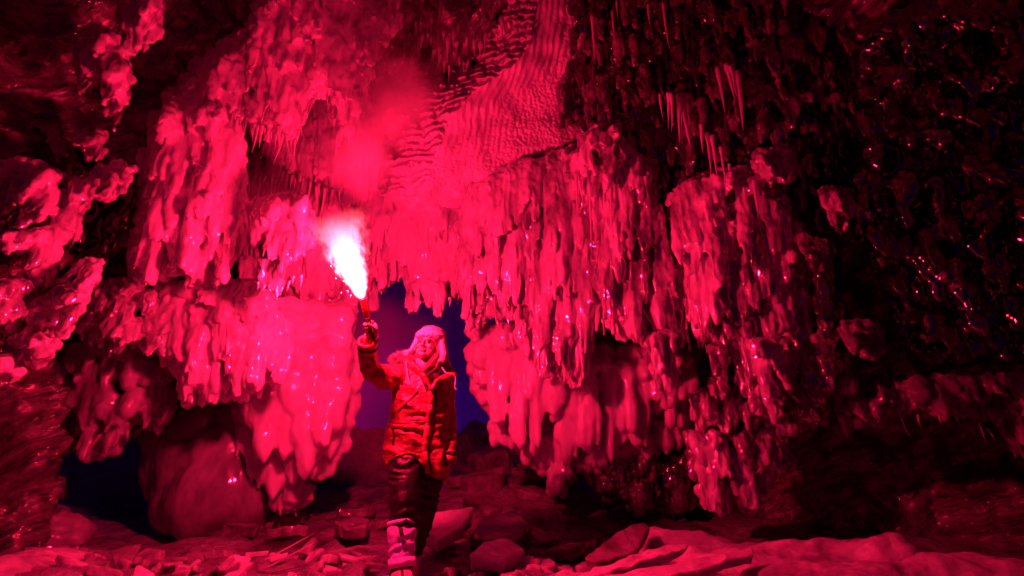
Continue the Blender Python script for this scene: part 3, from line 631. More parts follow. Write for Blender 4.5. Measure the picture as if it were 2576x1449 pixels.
drift('long low band of snow running to the lower right edge', [(2050, 1420, 4.1, .14), (2200, 1400, 4.0, .11), (2330, 1392, 4.0, .09), (2460, 1400, 3.9, .10), (2600, 1408, 3.8, .14), (2760, 1410, 3.7, .16)], M_SNOW)
mass('ice_lobe', 'pale ice bulge low at the left edge just above the floor', LO, [(-120, 1140), (25, 1160), (58, 1195), (45, 1245), (70, 1285), (52, 1315), (-120, 1330)], 4.3, n=12, w=(36, 64), L=(60, 140), fringe=(24, 8, 30), mat=M_SOFT, drips=0.1, sm=6, disp=(0.02, 0.004))
drift('low snow bank filling the lower left corner', [(-80, 1400, 3.9, .25), (60, 1390, 4.2, .16), (160, 1400, 4.2, .10)], M_SNOW)
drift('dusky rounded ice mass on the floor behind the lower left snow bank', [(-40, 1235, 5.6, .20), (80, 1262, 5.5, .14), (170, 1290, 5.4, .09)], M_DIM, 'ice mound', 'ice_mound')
# ------------------------------------------------------------------ the person
A = lambda u, v, Y: at(u, v, Y)
PXM = 0.00305                                              # metres per picture pixel at the person
PER = empty('person', (A(1040, 1449, 3.75)[0], 3.75, 0.0), 'person in an orange red parka and pale fur hat raising a burning flare', 'person')
M_JACKET, t, b = new_mat('parka_cloth'); tcn = node(t, 'ShaderNodeNewGeometry').outputs['Position']
t.links.new(ramp(t, noise_tex(t, tcn, 7, 4), [(0.3, (0.28, 0.04, 0.05)), (0.7, (0.42, 0.06, 0.07))]), b.inputs['Base Color']); b.inputs['Roughness'].default_value = 0.42
nb = bump(t, noise_tex(t, mapping(t, tcn, (5, 5, 9), (0.3, 0.5, 0)), 1.6, 2, 0.5, 0.8), 0.02); nb = bump(t, noise_tex(t, tcn, 420, 2), 0.0006, prev=nb); t.links.new(nb, b.inputs['Normal'])
M_PANTS = plain('black_trouser_cloth', (0.012, 0.011, 0.014), 0.45, 30, 0.006, 0.35)
M_BLACK = plain('black_webbing', (0.01, 0.01, 0.012), 0.5)
M_BOOT = plain('lilac_boot_shell', (0.62, 0.50, 1.0), 0.5, 40, 0.004, 0.4, 0.12)
M_BOOTW = plain('pale_boot_cuff', (0.70, 0.58, 1.0), 0.6, 60, 0.003, 0.3, 0.15)
M_SHOE = plain('boot_foot_shell', (0.6, 0.42, 0.42), 0.55, 40, 0.003)
M_FUR = plain('white_fur', (0.46, 0.44, 0.46), 0.85, 160, 0.004, 0.2, 0.1, 40)
M_RUFF = plain('brown_fur', (0.30, 0.22, 0.22), 0.7, 0, 0, 0.3, 0.3, 60)
M_HAIR = plain('blonde_hair', (0.20, 0.12, 0.08), 0.4, 0, 0, 0.5, 0.2, 60)
M_CORD = plain('white_cord', (0.8, 0.78, 0.8), 0.6)
M_SCARF = plain('pale_scarf', (0.30, 0.24, 0.30), 0.8, 120, 0.003)
M_SKIN, t, b = new_mat('skin'); at_ = node(t, 'ShaderNodeAttribute', attribute_name='tint')
t.links.new(at_.outputs['Color'], b.inputs['Base Color']); b.inputs['Roughness'].default_value = 0.45
b.inputs['Subsurface Weight'].default_value = 0.25; b.inputs['Subsurface Radius'].default_value = (1, 0.3, 0.2); b.inputs['Subsurface Scale'].default_value = 0.008
M_EYE = plain('eye', (0.02, 0.015, 0.015), 0.15)

def limb(mb, pts, rad, sides=14, ax=(1, 0, 0), sub=4):
    """smooth tube through a few joints (Catmull-Rom)"""
    P = [np.array(p, float) for p in pts]; Rr = [np.array(r if hasattr(r, '__len__') else (r, r), float) for r in rad]
    P = [2 * P[0] - P[1]] + P + [2 * P[-1] - P[-2]]; Rr = [Rr[0]] + Rr + [Rr[-1]]
    o, q = [], []
    for i in range(1, len(P) - 2):
        for s in range(sub):
            t = s / sub
            f = lambda a, b, c, d: 0.5 * ((2 * b) + (-a + c) * t + (2 * a - 5 * b + 4 * c - d) * t * t + (-a + 3 * b - 3 * c + d) * t ** 3)
            o.append(f(P[i - 1], P[i], P[i + 1], P[i + 2])); q.append(np.maximum(f(Rr[i - 1], Rr[i], Rr[i + 1], Rr[i + 2]), 0.002))
    o.append(P[-2]); q.append(Rr[-2]); mb.tube(o, q, sides, ax=ax)

# joints
HEAD = A(1078, 872, 3.86); NECK = A(1074, 925, 3.92)
SH_R = A(1012, 958, 3.90); EL_R = A(933, 932, 3.74); WR_R = A(924, 858, 3.56); FIST = A(921, 829, 3.52)
SH_L = A(1118, 965, 3.94); EL_L = A(1128, 1065, 3.97); WR_L = A(1129, 1154, 3.88)
HIP_R = A(1040, 1150, 3.90); KN_R = A(1022, 1235, 3.72); AN_R = A(1012, 1400, 3.60)
HIP_L = A(1085, 1150, 3.97); KN_L = A(1078, 1260, 4.00); AN_L = A(1036, 1400, 4.14)
# flare axis
TIP = A(911, 750, 3.40); BUTT = A(936, 845, 3.53); AXF = (TIP - BUTT) / np.linalg.norm(TIP - BUTT)

# --- body: one skin
mb = MB()
hs = 0.112
def hp(x, y, z):
    """head coordinates (right, out of the face, up) turned to picture left and tilted up"""
    yaw, pit, rol = R(-16), R(12), R(6); x, y, z = x * 1.14, y * 1.08, z * 1.10
    y2 = y * math.cos(pit) - z * math.sin(pit) * 1; z2 = y * math.sin(pit) + z * math.cos(pit)
    x3 = x * math.cos(yaw) + y2 * math.sin(yaw); y3 = -x * math.sin(yaw) + y2 * math.cos(yaw)
    x4 = x3 * math.cos(rol) + z2 * math.sin(rol); z4 = -x3 * math.sin(rol) + z2 * math.cos(rol)
    return HEAD + np.array([x4, -y3, z4])
def hball(x, y, z, rx, ry, rz):
    m2 = MB(); m2.ball((0, 0, 0), (rx, ry, rz), 16, 12); V = np.concatenate(m2.v); mb.add([hp(x + p[0], y - p[1], z + p[2]) for p in V], m2.f)
hball(0, -0.02, 0.035, 0.074, 0.092, 0.088)        # cranium
hball(0, 0.030, -0.025, 0.056, 0.052, 0.072)       # face
hball(0, 0.045, -0.078, 0.030, 0.034, 0.026)       # chin
hball(-0.03, 0.030, -0.055, 0.030, 0.038, 0.036); hball(0.03, 0.030, -0.055, 0.030, 0.038, 0.036)
hball(-0.034, 0.058, -0.022, 0.022, 0.020, 0.018); hball(0.034, 0.058, -0.022, 0.022, 0.020, 0.018)   # cheeks
hball(0, 0.072, 0.026, 0.042, 0.012, 0.012)        # brow
hball(0, 0.085, -0.010, 0.009, 0.016, 0.026); hball(0, 0.096, -0.026, 0.014, 0.014, 0.010)            # nose
hball(-0.012, 0.088, -0.028, 0.007, 0.009, 0.006); hball(0.012, 0.088, -0.028, 0.007, 0.009, 0.006)
hball(0, 0.079, -0.052, 0.023, 0.012, 0.006); hball(0, 0.078, -0.062, 0.019, 0.012, 0.007)            # lips
hball(-0.077, -0.01, -0.01, 0.010, 0.018, 0.030); hball(0.077, -0.01, -0.01, 0.010, 0.018, 0.030)     # ears
limb(mb, [HEAD + [0, 0.02, -0.02], NECK, NECK + [0, 0.02, -0.10]], [0.055, 0.056, 0.085])
TOR = [A(1070, 950, 3.93), A(1060, 1010, 3.93), A(1058, 1090, 3.93), A(1060, 1150, 3.93)]
limb(mb, TOR, [(0.17, 0.09), (0.16, 0.10), (0.13, 0.095), (0.16, 0.11)])
limb(mb, [A(1060, 962, 3.93), SH_R, (SH_R + EL_R) / 2, EL_R, (EL_R + WR_R) / 2, WR_R, FIST + [0.01, 0.02, -0.03]], [0.07, 0.062, 0.05, 0.042, 0.04, 0.028, 0.026])
limb(mb, [A(1070, 962, 3.93), SH_L, EL_L, WR_L, WR_L + [0, -0.01, -0.03]], [0.07, 0.06, 0.042, 0.028, 0.024])
limb(mb, [A(1050, 1130, 3.93), HIP_R, KN_R, (KN_R + AN_R) / 2, AN_R], [0.09, 0.08, 0.055, 0.05, 0.04])
limb(mb, [A(1070, 1130, 3.95), HIP_L, KN_L, (KN_L + AN_L) / 2, AN_L], [0.09, 0.07, 0.045, 0.038, 0.032])
for an, toe in ((AN_R, AN_R + [0.0, -0.20, -0.16]), (AN_L, AN_L + [0.02, -0.14, -0.07])):
    limb(mb, [an, an + [0, 0.01, -0.07], (an + toe) / 2 + [0, 0, -0.03], toe], [0.04, 0.042, 0.036, 0.026])
# right hand closed round the flare: local frame f = flare axis, s = to picture left, n = toward the camera
fx = AXF; nn_ = np.array([0, -1.0, 0]); nn_ = nn_ - (nn_ @ fx) * fx; nn_ /= np.linalg.norm(nn_); sx_ = np.cross(fx, nn_)
if sx_[0] > 0: sx_ = -sx_
GR = BUTT + AXF * 0.055
def hl(f, s, n): return GR + fx * f + sx_ * s + nn_ * n
RT = 0.021
limb(mb, [WR_R, hl(-0.075, -0.012, -0.02), hl(-0.03, -0.028, -0.018), hl(0.022, -0.030, -0.016)], [0.027, (0.030, 0.022), (0.034, 0.016), (0.030, 0.014)], ax=tuple(nn_))
mb.ball(hl(-0.01, -0.030, -0.006), (0.020, 0.024, 0.036), 12, 8)
for i, (ff, ln, rr) in enumerate(((0.036, 1.0, 0.0092), (0.0145, 1.06, 0.0096), (-0.0075, 1.0, 0.0092), (-0.028, 0.86, 0.0080))):
    q = []; r0 = RT + rr + 0.001
    for k, ang in enumerate((215, 262, 320, 20, 70)):      # knuckle at the back right, round the left side, tip at the front
        a_ = R(215 - (k * 52) * ln)
        q.append(hl(ff + 0.002 * k, -math.cos(a_) * -1 * r0 * -1, math.sin(a_) * r0))
    # angle measured so that 180 = right (palm), 270 = behind, 0 = left, 90 = front
    q = [hl(ff, math.cos(R(w_)) * r0, math.sin(R(w_)) * r0) for w_ in (205, 250, 300, 350, 360 + 40 * ln, 360 + 78 * ln)]
    limb(mb, q, [rr * 1.12, rr * 1.1, rr, rr * 1.04, rr * 0.92, rr * 0.78], 10, ax=tuple(fx), sub=3)
limb(mb, [hl(-0.045, -0.034, 0.002), hl(-0.012, -0.038, 0.014), hl(0.022, -0.020, 0.030), hl(0.044, -0.002, 0.034)], [0.0135, 0.0125, 0.0105, 0.0085], 10, ax=tuple(nn_))
# left hand, hanging and half curled
HB = WR_L + np.array([0.0, -0.015, -0.05])
limb(mb, [WR_L + [0, -0.01, -0.02], HB, HB + [0, -0.006, -0.04]], [(0.022, 0.028), (0.016, 0.038), (0.014, 0.036)])
for i in range(4):
    o_ = np.array([0.0, -0.03 + 0.02 * i, -0.045 + (-0.006 if i in (1, 2) else 0)]); L_ = (0.9, 1.0, 0.95, 0.78)[i]
    limb(mb, [HB + o_, HB + o_ + np.array([-0.004, -0.004, -0.032 * L_]), HB + o_ + np.array([-0.020, -0.008, -0.055 * L_]), HB + o_ + np.array([-0.034, -0.008, -0.062 * L_])], [0.009, 0.0088, 0.008, 0.0068], 8)
limb(mb, [HB + [-0.004, -0.034, 0.01], HB + [-0.012, -0.056, -0.02], HB + [-0.018, -0.058, -0.05]], [0.012, 0.0105, 0.0085], 8)
bm_ = remesh(mb, 0.0034, 2, 'person_body')
body = link('body', bm_, M_SKIN, PER)
co = coords(bm_); ca = bm_.color_attributes.new('tint', 'FLOAT_COLOR', 'POINT')
colr = np.tile(np.array([0.46, 0.27, 0.22, 1.0]), (len(co), 1))
def near(c, r): return np.clip(1.6 - 1.6 * np.linalg.norm((co - c) / r, axis=1), 0, 1)[:, None]
def paint(c, r, rgb):
    global colr
    w_ = near(c, r); colr = colr * (1 - w_) + w_ * np.array([*rgb, 1])
paint(hp(0, 0.088, -0.057), np.array([0.026, 0.03, 0.012]), (0.16, 0.04, 0.04))
for sx2 in (-1, 1):
    paint(hp(sx2 * 0.028, 0.080, 0.024), np.array([0.02, 0.03, 0.006]), (0.05, 0.03, 0.02))
    paint(hp(sx2 * 0.028, 0.080, 0.004), np.array([0.017, 0.03, 0.009]), (0.09, 0.04, 0.03))
ca.data.foreach_set('color', colr.ravel())
for sx2 in (-1, 1):
    e = MB(); e.ball(hp(sx2 * 0.028, 0.071, 0.004), (0.0125, 0.0125, 0.0085), 10, 8); link('eye', e.mesh('eye'), M_EYE, PER)

# --- parka
mb = MB()
def tor(u, v, Y, hw, d): return A(u, v, Y), (hw * PXM, d)
rings = [tor(1070, 928, 3.93, 40, 0.09), tor(1064, 942, 3.93, 62, 0.125), tor(1062, 965, 3.93, 70, 0.145), tor(1060, 1010, 3.92, 74, 0.16), tor(1054, 1060, 3.92, 74, 0.165),
         tor(1048, 1100, 3.91, 78, 0.17), tor(1046, 1140, 3.91, 79, 0.175), tor(1050, 1172, 3.91, 74, 0.175), tor(1064, 1192, 3.92, 64, 0.165)]
limb(mb, [r[0] for r in rings], [r[1] for r in rings], 28, sub=3)
limb(mb, [A(1045, 960, 3.93), A(1008, 950, 3.89), A(968, 948, 3.81), A(936, 932, 3.74), A(927, 898, 3.66), A(925, 866, 3.58)],
     [0.095, 0.100, 0.088, 0.080, 0.070, 0.066], 20, sub=4)
limb(mb, [A(1085, 962, 3.94), A(1114, 968, 3.95), A(1124, 1010, 3.97), A(1128, 1070, 3.97), A(1129, 1120, 3.92), A(1129, 1154, 3.88)], [0.08, 0.078, 0.066, 0.062, 0.056, 0.054], 18, sub=4)
limb(mb, [A(1075, 1150, 3.86), A(1095, 1185, 3.86), A(1098, 1206, 3.88)], [(0.13, 0.12), (0.10, 0.10), (0.08, 0.09)], 18)
pm = remesh(mb, 0.0085, 3, 'parka')
co = coords(pm); nr = normals(pm)
fold = np.zeros(len(co))
def folds(c, rad, direction, freq, amp, sharp=1.0):
    """soft creases across a patch of cloth"""
    global fold
    d = np.array(direction, float); d /= np.linalg.norm(d); w_ = np.exp(-(((co - c) / rad) ** 2).sum(1) * 1.2)
    ph = (co @ d) * freq + 1.1 * perlin(co * 9); fold += amp * w_ * (1 - np.abs(np.sin(ph)) ** sharp * 2 + 0.3)
folds(A(940, 930, 3.74), 0.16, (0.9, 0, 0.6), 42, 0.010)
folds(A(985, 955, 3.8), 0.16, (1, 0, 0.15), 36, 0.012)
folds(A(925, 890, 3.6), 0.10, (0, 0, 1), 62, 0.007)
folds(A(1040, 1030, 3.75), 0.22, (0.5, 0, 1), 26, 0.010)
folds(A(1050, 1062, 3.75), 0.14, (0.1, 0, 1), 60, 0.009)
folds(A(1100, 1040, 3.75), 0.16, (1, 0, 0.4), 34, 0.009)
folds(A(1020, 1130, 3.75), 0.20, (0.35, 0, 1), 24, 0.012)
folds(A(1090, 1150, 3.75), 0.18, (1, 0, 0.6), 32, 0.014)
folds(A(1126, 1090, 3.9), 0.16, (0, 0, 1), 52, 0.008)
fold += 0.008 * fbm(co * 11, 3)
# waist drawn in a little, hem band
setco(pm, co + nr * fold[:, None])
# sculpt the hem: cut away the front left below the thigh curve
bmx = bmesh.new(); bmx.from_mesh(pm)
cu, cv = project(coords(pm))
kill = []
for vtx in bmx.verts:
    u_, v_ = cu[vtx.index], cv[vtx.index]
    lim = np.interp(u_, [960, 985, 1005, 1030, 1050, 1065, 1080, 1100, 1125, 1135], [1158, 1182, 1160, 1152, 1158, 1180, 1196, 1206, 1200, 1185])
    if v_ > lim and (u_ < 1112 or v_ > 1172): kill.append(vtx)
bmesh.ops.delete(bmx, geom=kill, context='VERTS'); bmx.to_mesh(pm); bmx.free()
parka = link('parka', pm, M_JACKET, PER); sdm = parka.modifiers.new('cloth', 'SOLIDIFY'); sdm.thickness = 0.006; sdm.offset = -1
bvh_of = lambda m: BVHTree.FromPolygons([Vector(c) for c in coords(m)], [tuple(p.vertices) for p in m.polygons])
BV = bvh_of(pm)
def strip(name, uv, wid, mat, bv=None, lift=0.004, th=0.004, parent=None, taper=False):
    """a band of cloth, zip or cord lying on the clothes"""
    P_, N_ = [], []; uvs = []
    for (a, b_) in zip(uv[:-1], uv[1:]):
        n_ = max(2, int(math.hypot(a[0] - b_[0], a[1] - b_[1]) / 4))
        uvs += [(a[0] + (b_[0] - a[0]) * k / n_, a[1] + (b_[1] - a[1]) * k / n_) for k in range(n_)]
    uvs.append(uv[-1]); last = None
    for (u_, v_) in uvs:
        d_ = at(u_, v_, 1.0) - CAM; h = (bv or BV).ray_cast(Vector(CAM), Vector(d_).normalized())
        if h[0] is None or h[0].y > 4.4:
            continue
        P_.append(np.array(h[0])); n_ = np.array(h[1]); n_ = n_ if n_ @ d_ < 0 else -n_; N_.append(n_)
    if len(P_) < 2: return None
    P_ = np.array(P_); N_ = np.array(N_)
    for _ in range(2): P_[1:-1] = (P_[:-2] + P_[1:-1] * 2 + P_[2:]) / 4; N_[1:-1] = (N_[:-2] + N_[1:-1] * 2 + N_[2:]) / 4
    V = []; Fc = []
    for k in range(len(P_)):
        d_ = P_[min(k + 1, len(P_) - 1)] - P_[max(k - 1, 0)]; d_ /= np.linalg.norm(d_) + 1e-9
        n_ = N_[k] / np.linalg.norm(N_[k]); s_ = np.cross(d_, n_); s_ /= np.linalg.norm(s_) + 1e-9
        w_ = wid / 2
        for (q, z_) in ((-1, -th), (-0.85, th), (0.85, th), (1, -th)): V.append(P_[k] + s_ * q * w_ + n_ * (lift + z_))
        if k:
            for j in range(4): Fc.append(((k - 1) * 4 + j, (k - 1) * 4 + (j + 1) % 4, k * 4 + (j + 1) % 4, k * 4 + j))
    e_ = (len(P_) - 1) * 4; Fc += [(0, 1, 2, 3), (e_, e_ + 3, e_ + 2, e_ + 1)]
    m2 = MB(); m2.add(V, Fc); return link(name, m2.mesh(name), mat, parent or PER)
strip('storm_flap', [(1078, 962), (1084, 1000), (1079, 1050), (1072, 1100), (1068, 1140), (1078, 1190)], 0.048, M_JACKET, lift=0.006, th=0.005, parent=parka)
strip('zip', [(1092, 975), (1096, 1010), (1090, 1060), (1080, 1110), (1078, 1150), (1088, 1192)], 0.008, M_BLACK, parent=parka)
strip('pocket_flap', [(986, 1072), (1030, 1074), (1064, 1080)], 0.034, M_JACKET, lift=0.007, parent=parka)
strip('pocket_zip', [(988, 1076), (992, 1092), (989, 1120)], 0.012, M_BLACK, parent=parka)
strip('chest_pocket', [(1050, 982), (1032, 1004), (1002, 1032)], 0.012, M_JACKET, lift=0.006, parent=parka)
strip('pocket_zip', [(1102, 1072), (1108, 1090), (1108, 1112)], 0.010, M_BLACK, parent=parka)
strip('hem_band', [(976, 1160), (1000, 1146), (1030, 1138), (1055, 1146)], 0.014, M_JACKET, lift=0.004, parent=parka)
strip('waist_cord', [(976, 1062), (1010, 1064), (1050, 1062), (1080, 1058)], 0.008, M_JACKET, lift=0.003, parent=parka)
# cuffs
def ring(name, c, ax_, r, wid, mat, parent, th=0.006, sides=28, rb=None):
    ax_ = np.array(ax_) / np.linalg.norm(ax_); m2 = MB(); V = []; Fc = []
    a_ = np.cross(ax_, (0.0, 1, 0)); a_ /= np.linalg.norm(a_); b_ = np.cross(ax_, a_)
    prof = [(r, -wid / 2), (r + th, -wid / 2), (r + th, wid / 2), (r, wid / 2)]
    for j in range(sides):
        t_ = 2 * math.pi * j / sides
        for (q, z_) in prof: V.append(np.array(c) + (a_ * math.cos(t_) + b_ * math.sin(t_) * (rb or 1)) * q + ax_ * z_)
        for i in range(4): Fc.append((j * 4 + i, j * 4 + (i + 1) % 4, ((j + 1) % sides) * 4 + (i + 1) % 4, ((j + 1) % sides) * 4 + i))
    m2.add(V, Fc); return link(name, m2.mesh(name), mat, parent)
cd_ = A(925, 862, 3.57) - A(926, 885, 3.63)
ring('cuff', A(925, 862, 3.57), cd_, 0.052, 0.04, M_JACKET, parka, 0.018)
ring('cuff_band', A(925.5, 873, 3.598), cd_, 0.067, 0.008, M_BLACK, parka, 0.007)
cl_ = A(1126, 1150, 3.9) - A(1125, 1120, 3.93)
ring('cuff', A(1129, 1156, 3.877), cl_, 0.040, 0.06, M_JACKET, parka, 0.016)
for v_ in (1144, 1161): ring('cuff_band', A(1129, v_, 3.88), cl_, 0.054, 0.010, M_BLACK, parka, 0.005)
# hood lying open round the neck, with fur edge
mb = MB()
limb(mb, [A(1012, 922, 3.92), A(1030, 918, 3.84), A(1052, 932, 3.80), A(1072, 956, 3.77), A(1085, 978, 3.76)], [(0.02, 0.035), (0.028, 0.04), (0.024, 0.045), (0.018, 0.04), (0.01, 0.02)], 12)
limb(mb, [A(1118, 928, 3.97), A(1140, 944, 3.86), A(1118, 952, 3.80), A(1098, 962, 3.77), A(1088, 980, 3.76)], [(0.03, 0.03), (0.024, 0.022), (0.026, 0.03), (0.02, 0.03), (0.01, 0.02)], 12)
limb(mb, [A(1008, 920, 3.95), A(1020, 905, 4.02), A(1065, 900, 4.10), A(1110, 908, 4.06), A(1140, 940, 3.95)], [0.035, 0.05, 0.06, 0.05, 0.02], 12)
hm = remesh(mb, 0.008, 2, 'hood'); co = coords(hm); setco(hm, co + normals(hm) * (0.007 * fbm(co * 18, 3))[:, None])
hood = link('hood', hm, M_JACKET, PER)
def fur(name, path, n, ln, rr, mat, spread, parent, base=0.0005, up=(0, 0, 0.6)):
    """tufts of fur standing off a curve"""
    m2 = MB(); P_ = [np.array(p) for p in path]
    for k in range(n):
        t_ = rng.uniform(0, len(P_) - 1.001); i = int(t_); c = P_[i] * (1 - t_ + i) + P_[i + 1] * (t_ - i)
        d_ = rng.normal(size=3) * spread + np.array(up); d_ /= np.linalg.norm(d_); c = c + d_ * rr * rng.uniform(0.2, 1)
        L_ = rng.uniform(*ln); m2.tube([c, c + d_ * L_ * 0.5 + rng.normal(size=3) * L_ * 0.06, c + d_ * L_ + rng.normal(size=3) * L_ * 0.14 + [0, 0, -L_ * 0.1]], [base * 2.4, base * 1.8, base * 0.5], 4)
    return link(name, m2.mesh(name), mat, parent)
fur('fur_trim', [A(990, 908, 3.88), A(1004, 900, 3.88), A(1022, 900, 3.88), A(1040, 914, 3.84)], 900, (0.02, 0.05), 0.028, M_RUFF, 1.0, hood, 0.0007, (-0.3, -0.3, 0.5))
fur('fur_trim', [A(1110, 922, 3.90), A(1130, 930, 3.88), A(1144, 940, 3.88)], 260, (0.015, 0.035), 0.018, M_RUFF, 1.0, hood, 0.0011, (0.3, -0.2, 0.3))
mb = MB()
limb(mb, [A(1050, 905, 3.84), A(1062, 918, 3.79), A(1082, 928, 3.78), A(1100, 920, 3.84)], [0.020, 0.026, 0.026, 0.02], 12)
limb(mb, [A(1052, 918, 3.86), A(1066, 934, 3.79), A(1090, 944, 3.79), A(1106, 930, 3.86)], [0.022, 0.026, 0.026, 0.02], 12)
sm_ = remesh(mb, 0.006, 1, 'scarf'); co = coords(sm_); setco(sm_, co + normals(sm_) * (0.004 * fbm(co * 30, 2))[:, None]); link('scarf', sm_, M_SCARF, PER)
strip('inner_zip', [(1052, 930), (1062, 950), (1076, 985)], 0.022, M_BLACK, lift=0.012, parent=parka)
for pts in ([A(1021, 908, 3.80), A(1023, 930, 3.79), A(1026, 950, 3.765), A(1031, 966, 3.75)], [A(1112, 924, 3.79), A(1122, 938, 3.77), A(1136, 940, 3.77), A(1146, 950, 3.78), A(1144, 972, 3.78), A(1147, 979, 3.78)]):
    mb = MB(); limb(mb, pts, [0.0034] * len(pts), 7, sub=5); mb.ball(pts[-1], 0.006, 8, 6); link('drawstring', mb.mesh('drawstring'), M_CORD, hood)
# --- hat with ear flaps
mb = MB()
def hb(x, y, z, rx, ry, rz):
    m2 = MB(); m2.ball((0, 0, 0), (rx, ry, rz), 20, 14); V = np.concatenate(m2.v); mb.add([hp(x + p[0], y - p[1], z + p[2]) for p in V], m2.f)
hb(0, -0.025, 0.080, 0.098, 0.108, 0.075)
for w_ in range(-75, 76, 12):
    hb(0.088 * math.sin(R(w_)), 0.080 * math.cos(R(w_)) - 0.012, 0.068, 0.026, 0.024, 0.030)
limb(mb, [hp(-0.088, 0.0, 0.05), hp(-0.094, 0.008, -0.01), hp(-0.104, 0.018, -0.055), hp(-0.155, 0.03, -0.078)], [(0.028, 0.045), (0.026, 0.045), (0.026, 0.040), (0.012, 0.026)], 14)
limb(mb, [hp(0.086, -0.01, 0.05), hp(0.106, -0.01, -0.01), hp(0.126, -0.01, -0.055), hp(0.122, -0.008, -0.085), hp(0.100, 0.0, -0.105)], [(0.03, 0.05), (0.030, 0.05), (0.032, 0.045), (0.028, 0.036), (0.010, 0.02)], 14)
hm = remesh(mb, 0.006, 3, 'fur_hat'); co = coords(hm); nr = normals(hm); setco(hm, co + nr * (0.004 * fbm(co * 60, 3) + 0.004 * fbm(co * 22, 2))[:, None])
hat = link('fur_hat', hm, M_FUR, PER)
m2 = MB(); co = coords(hm); nr = normals(hm); pick = rng.choice(len(co), 1500)
for i in pick:
    d_ = nr[i] + rng.normal(size=3) * 0.5; d_ /= np.linalg.norm(d_); L_ = rng.uniform(0.005, 0.010); m2.tube([co[i], co[i] + d_ * L_], [0.0009, 0.0003], 3)
link('fur', m2.mesh('fur'), M_FUR, hat)
# --- hair
mb = MB()
for k in range(34):
    f = rng.uniform(0, 1); x0 = 0.074 + 0.018 * f + rng.normal() * 0.004; j = rng.normal(size=3) * 0.004
    limb(mb, [hp(x0 - 0.004, 0.0, 0.03) + j, hp(x0 - 0.002, 0.012 - 0.03 * f, -0.03) + j, hp(x0 - 0.004, 0.030 - 0.03 * f, -0.09) + j, hp(x0 - 0.020 + 0.02 * f, 0.055 - 0.03 * f, -0.15) + j * 2, hp(x0 - 0.050 + 0.02 * f, 0.062, -0.185 - 0.03 * rng.random()) + j * 3],
         [0.0035, 0.0042, 0.0042, 0.0035, 0.0012], 5, sub=3)
for k in range(14):
    j = rng.normal(size=3) * 0.003
    limb(mb, [hp(-0.055, 0.045, 0.04) + j, hp(-0.064, 0.045, -0.01) + j, hp(-0.062, 0.04, -0.06) + j], [0.003, 0.0032, 0.002], 5, sub=3)
link('hair', mb.mesh('hair'), M_HAIR, PER)
# --- trousers
mb = MB()
limb(mb, [A(1040, 1120, 3.92), A(1024, 1170, 3.84), A(1020, 1215, 3.76), A(1018, 1262, 3.70), A(1013, 1315, 3.66), A(1012, 1335, 3.65)], [0.13, 0.128, 0.112, 0.100, 0.088, 0.07], 20)
limb(mb, [A(1072, 1120, 3.98), A(1080, 1180, 3.99), A(1076, 1240, 4.01), A(1066, 1300, 4.04), A(1052, 1360, 4.08), A(1046, 1395, 4.10)], [0.12, 0.108, 0.092, 0.078, 0.062, 0.048], 18)
tm = remesh(mb, 0.009, 2, 'trousers'); co = coords(tm); nr = normals(tm)
zz = co[:, 2]; crease = 0.007 * (1 - 2 * np.abs(np.sin(zz * 42 + 9 * co[:, 0] + 4.0 * perlin(co * 5)))) * np.clip(perlin(co * 7 + 3) * 2 + 0.5, 0, 1) + 0.006 * fbm(co * 14, 2)
setco(tm, co + nr * crease[:, None]); link('trousers', tm, M_PANTS, PER)
# --- boots
def boot(A0, A1, toe, r0, r1, lit):
    A0, A1, toe = np.array(A0), np.array(A1), np.array(toe); mb = MB()
    mid = (A0 + A1) / 2
    limb(mb, [A0, A0 * 0.75 + A1 * 0.25, mid, A1 * 0.8 + A0 * 0.2, A1], [r0 * 0.94, r0 * 1.03, r0, r1 * 1.02, r1 * 0.98], 22, sub=5)
    m3 = remesh(mb, 0.006, 2, 'boot'); co = coords(m3); nr = normals(m3)
    dd = (A1 - A0) / np.linalg.norm(A1 - A0); s_ = (co - A0) @ dd; L_ = np.linalg.norm(A1 - A0)
    q = 0.005 * (1 - 2 * np.abs(np.sin(s_ * 44 + 2.5 * perlin(co * 9)))) + 0.006 * fbm(co * 16, 2) + 0.008 * np.clip(s_ / L_ * 3 - 2, 0, 1) * np.sin(s_ * 150 + co[:, 0] * 30)
    q += -0.014 * np.exp(-((co[:, 0] - (A0[0] + (A1 - A0)[0] * s_ / L_) - 0.006) / 0.008) ** 2) * (co[:, 1] < A0[1])
    setco(m3, co + nr * q[:, None]); bt = link('boot', m3, M_BOOT, PER)
    ring('top_cuff', A0 + (A0 - A1) / L_ * 0.004, A1 - A0, r0 * 0.9, 0.024, M_BOOT, bt, 0.010)
    ring('ankle_wrap', A1 * 0.97 + A0 * 0.03, A1 - A0, r1 * 0.96, 0.055, M_BOOTW, bt, 0.012)
    mb = MB(); c0 = A1 + [0, 0.02, -0.03]
    limb(mb, [A1 + [0, 0.03, 0.02], c0, c0 * 0.5 + toe * 0.5, toe + [0, 0.02, 0.0], toe], [(r1 * 0.95, r1), (r1, r1 * 0.9), (r1 * 0.92, 0.055), (r1 * 0.72, 0.042), (r1 * 0.4, 0.024)], 18)
    foot = link('boot_foot', remesh(mb, 0.007, 2, 'boot_foot'), M_SHOE, bt)
    bvf = bvh_of(foot.data); bvc = foot.data
    mb = MB(); zb = toe[2] - 0.045
    outl = [c0 + [0, 0.07, 0], c0, c0 * 0.5 + toe * 0.5, toe + [0, -0.01, 0]]
    limb(mb, [np.array([p[0], p[1], zb]) for p in outl], [(r1 * 0.8, 0.014), (r1 * 1.02, 0.014), (r1 * 0.98, 0.014), (r1 * 0.5, 0.012)], 14)
    link('sole', mb.mesh('sole'), M_BLACK, bt)
    return bt, bvf
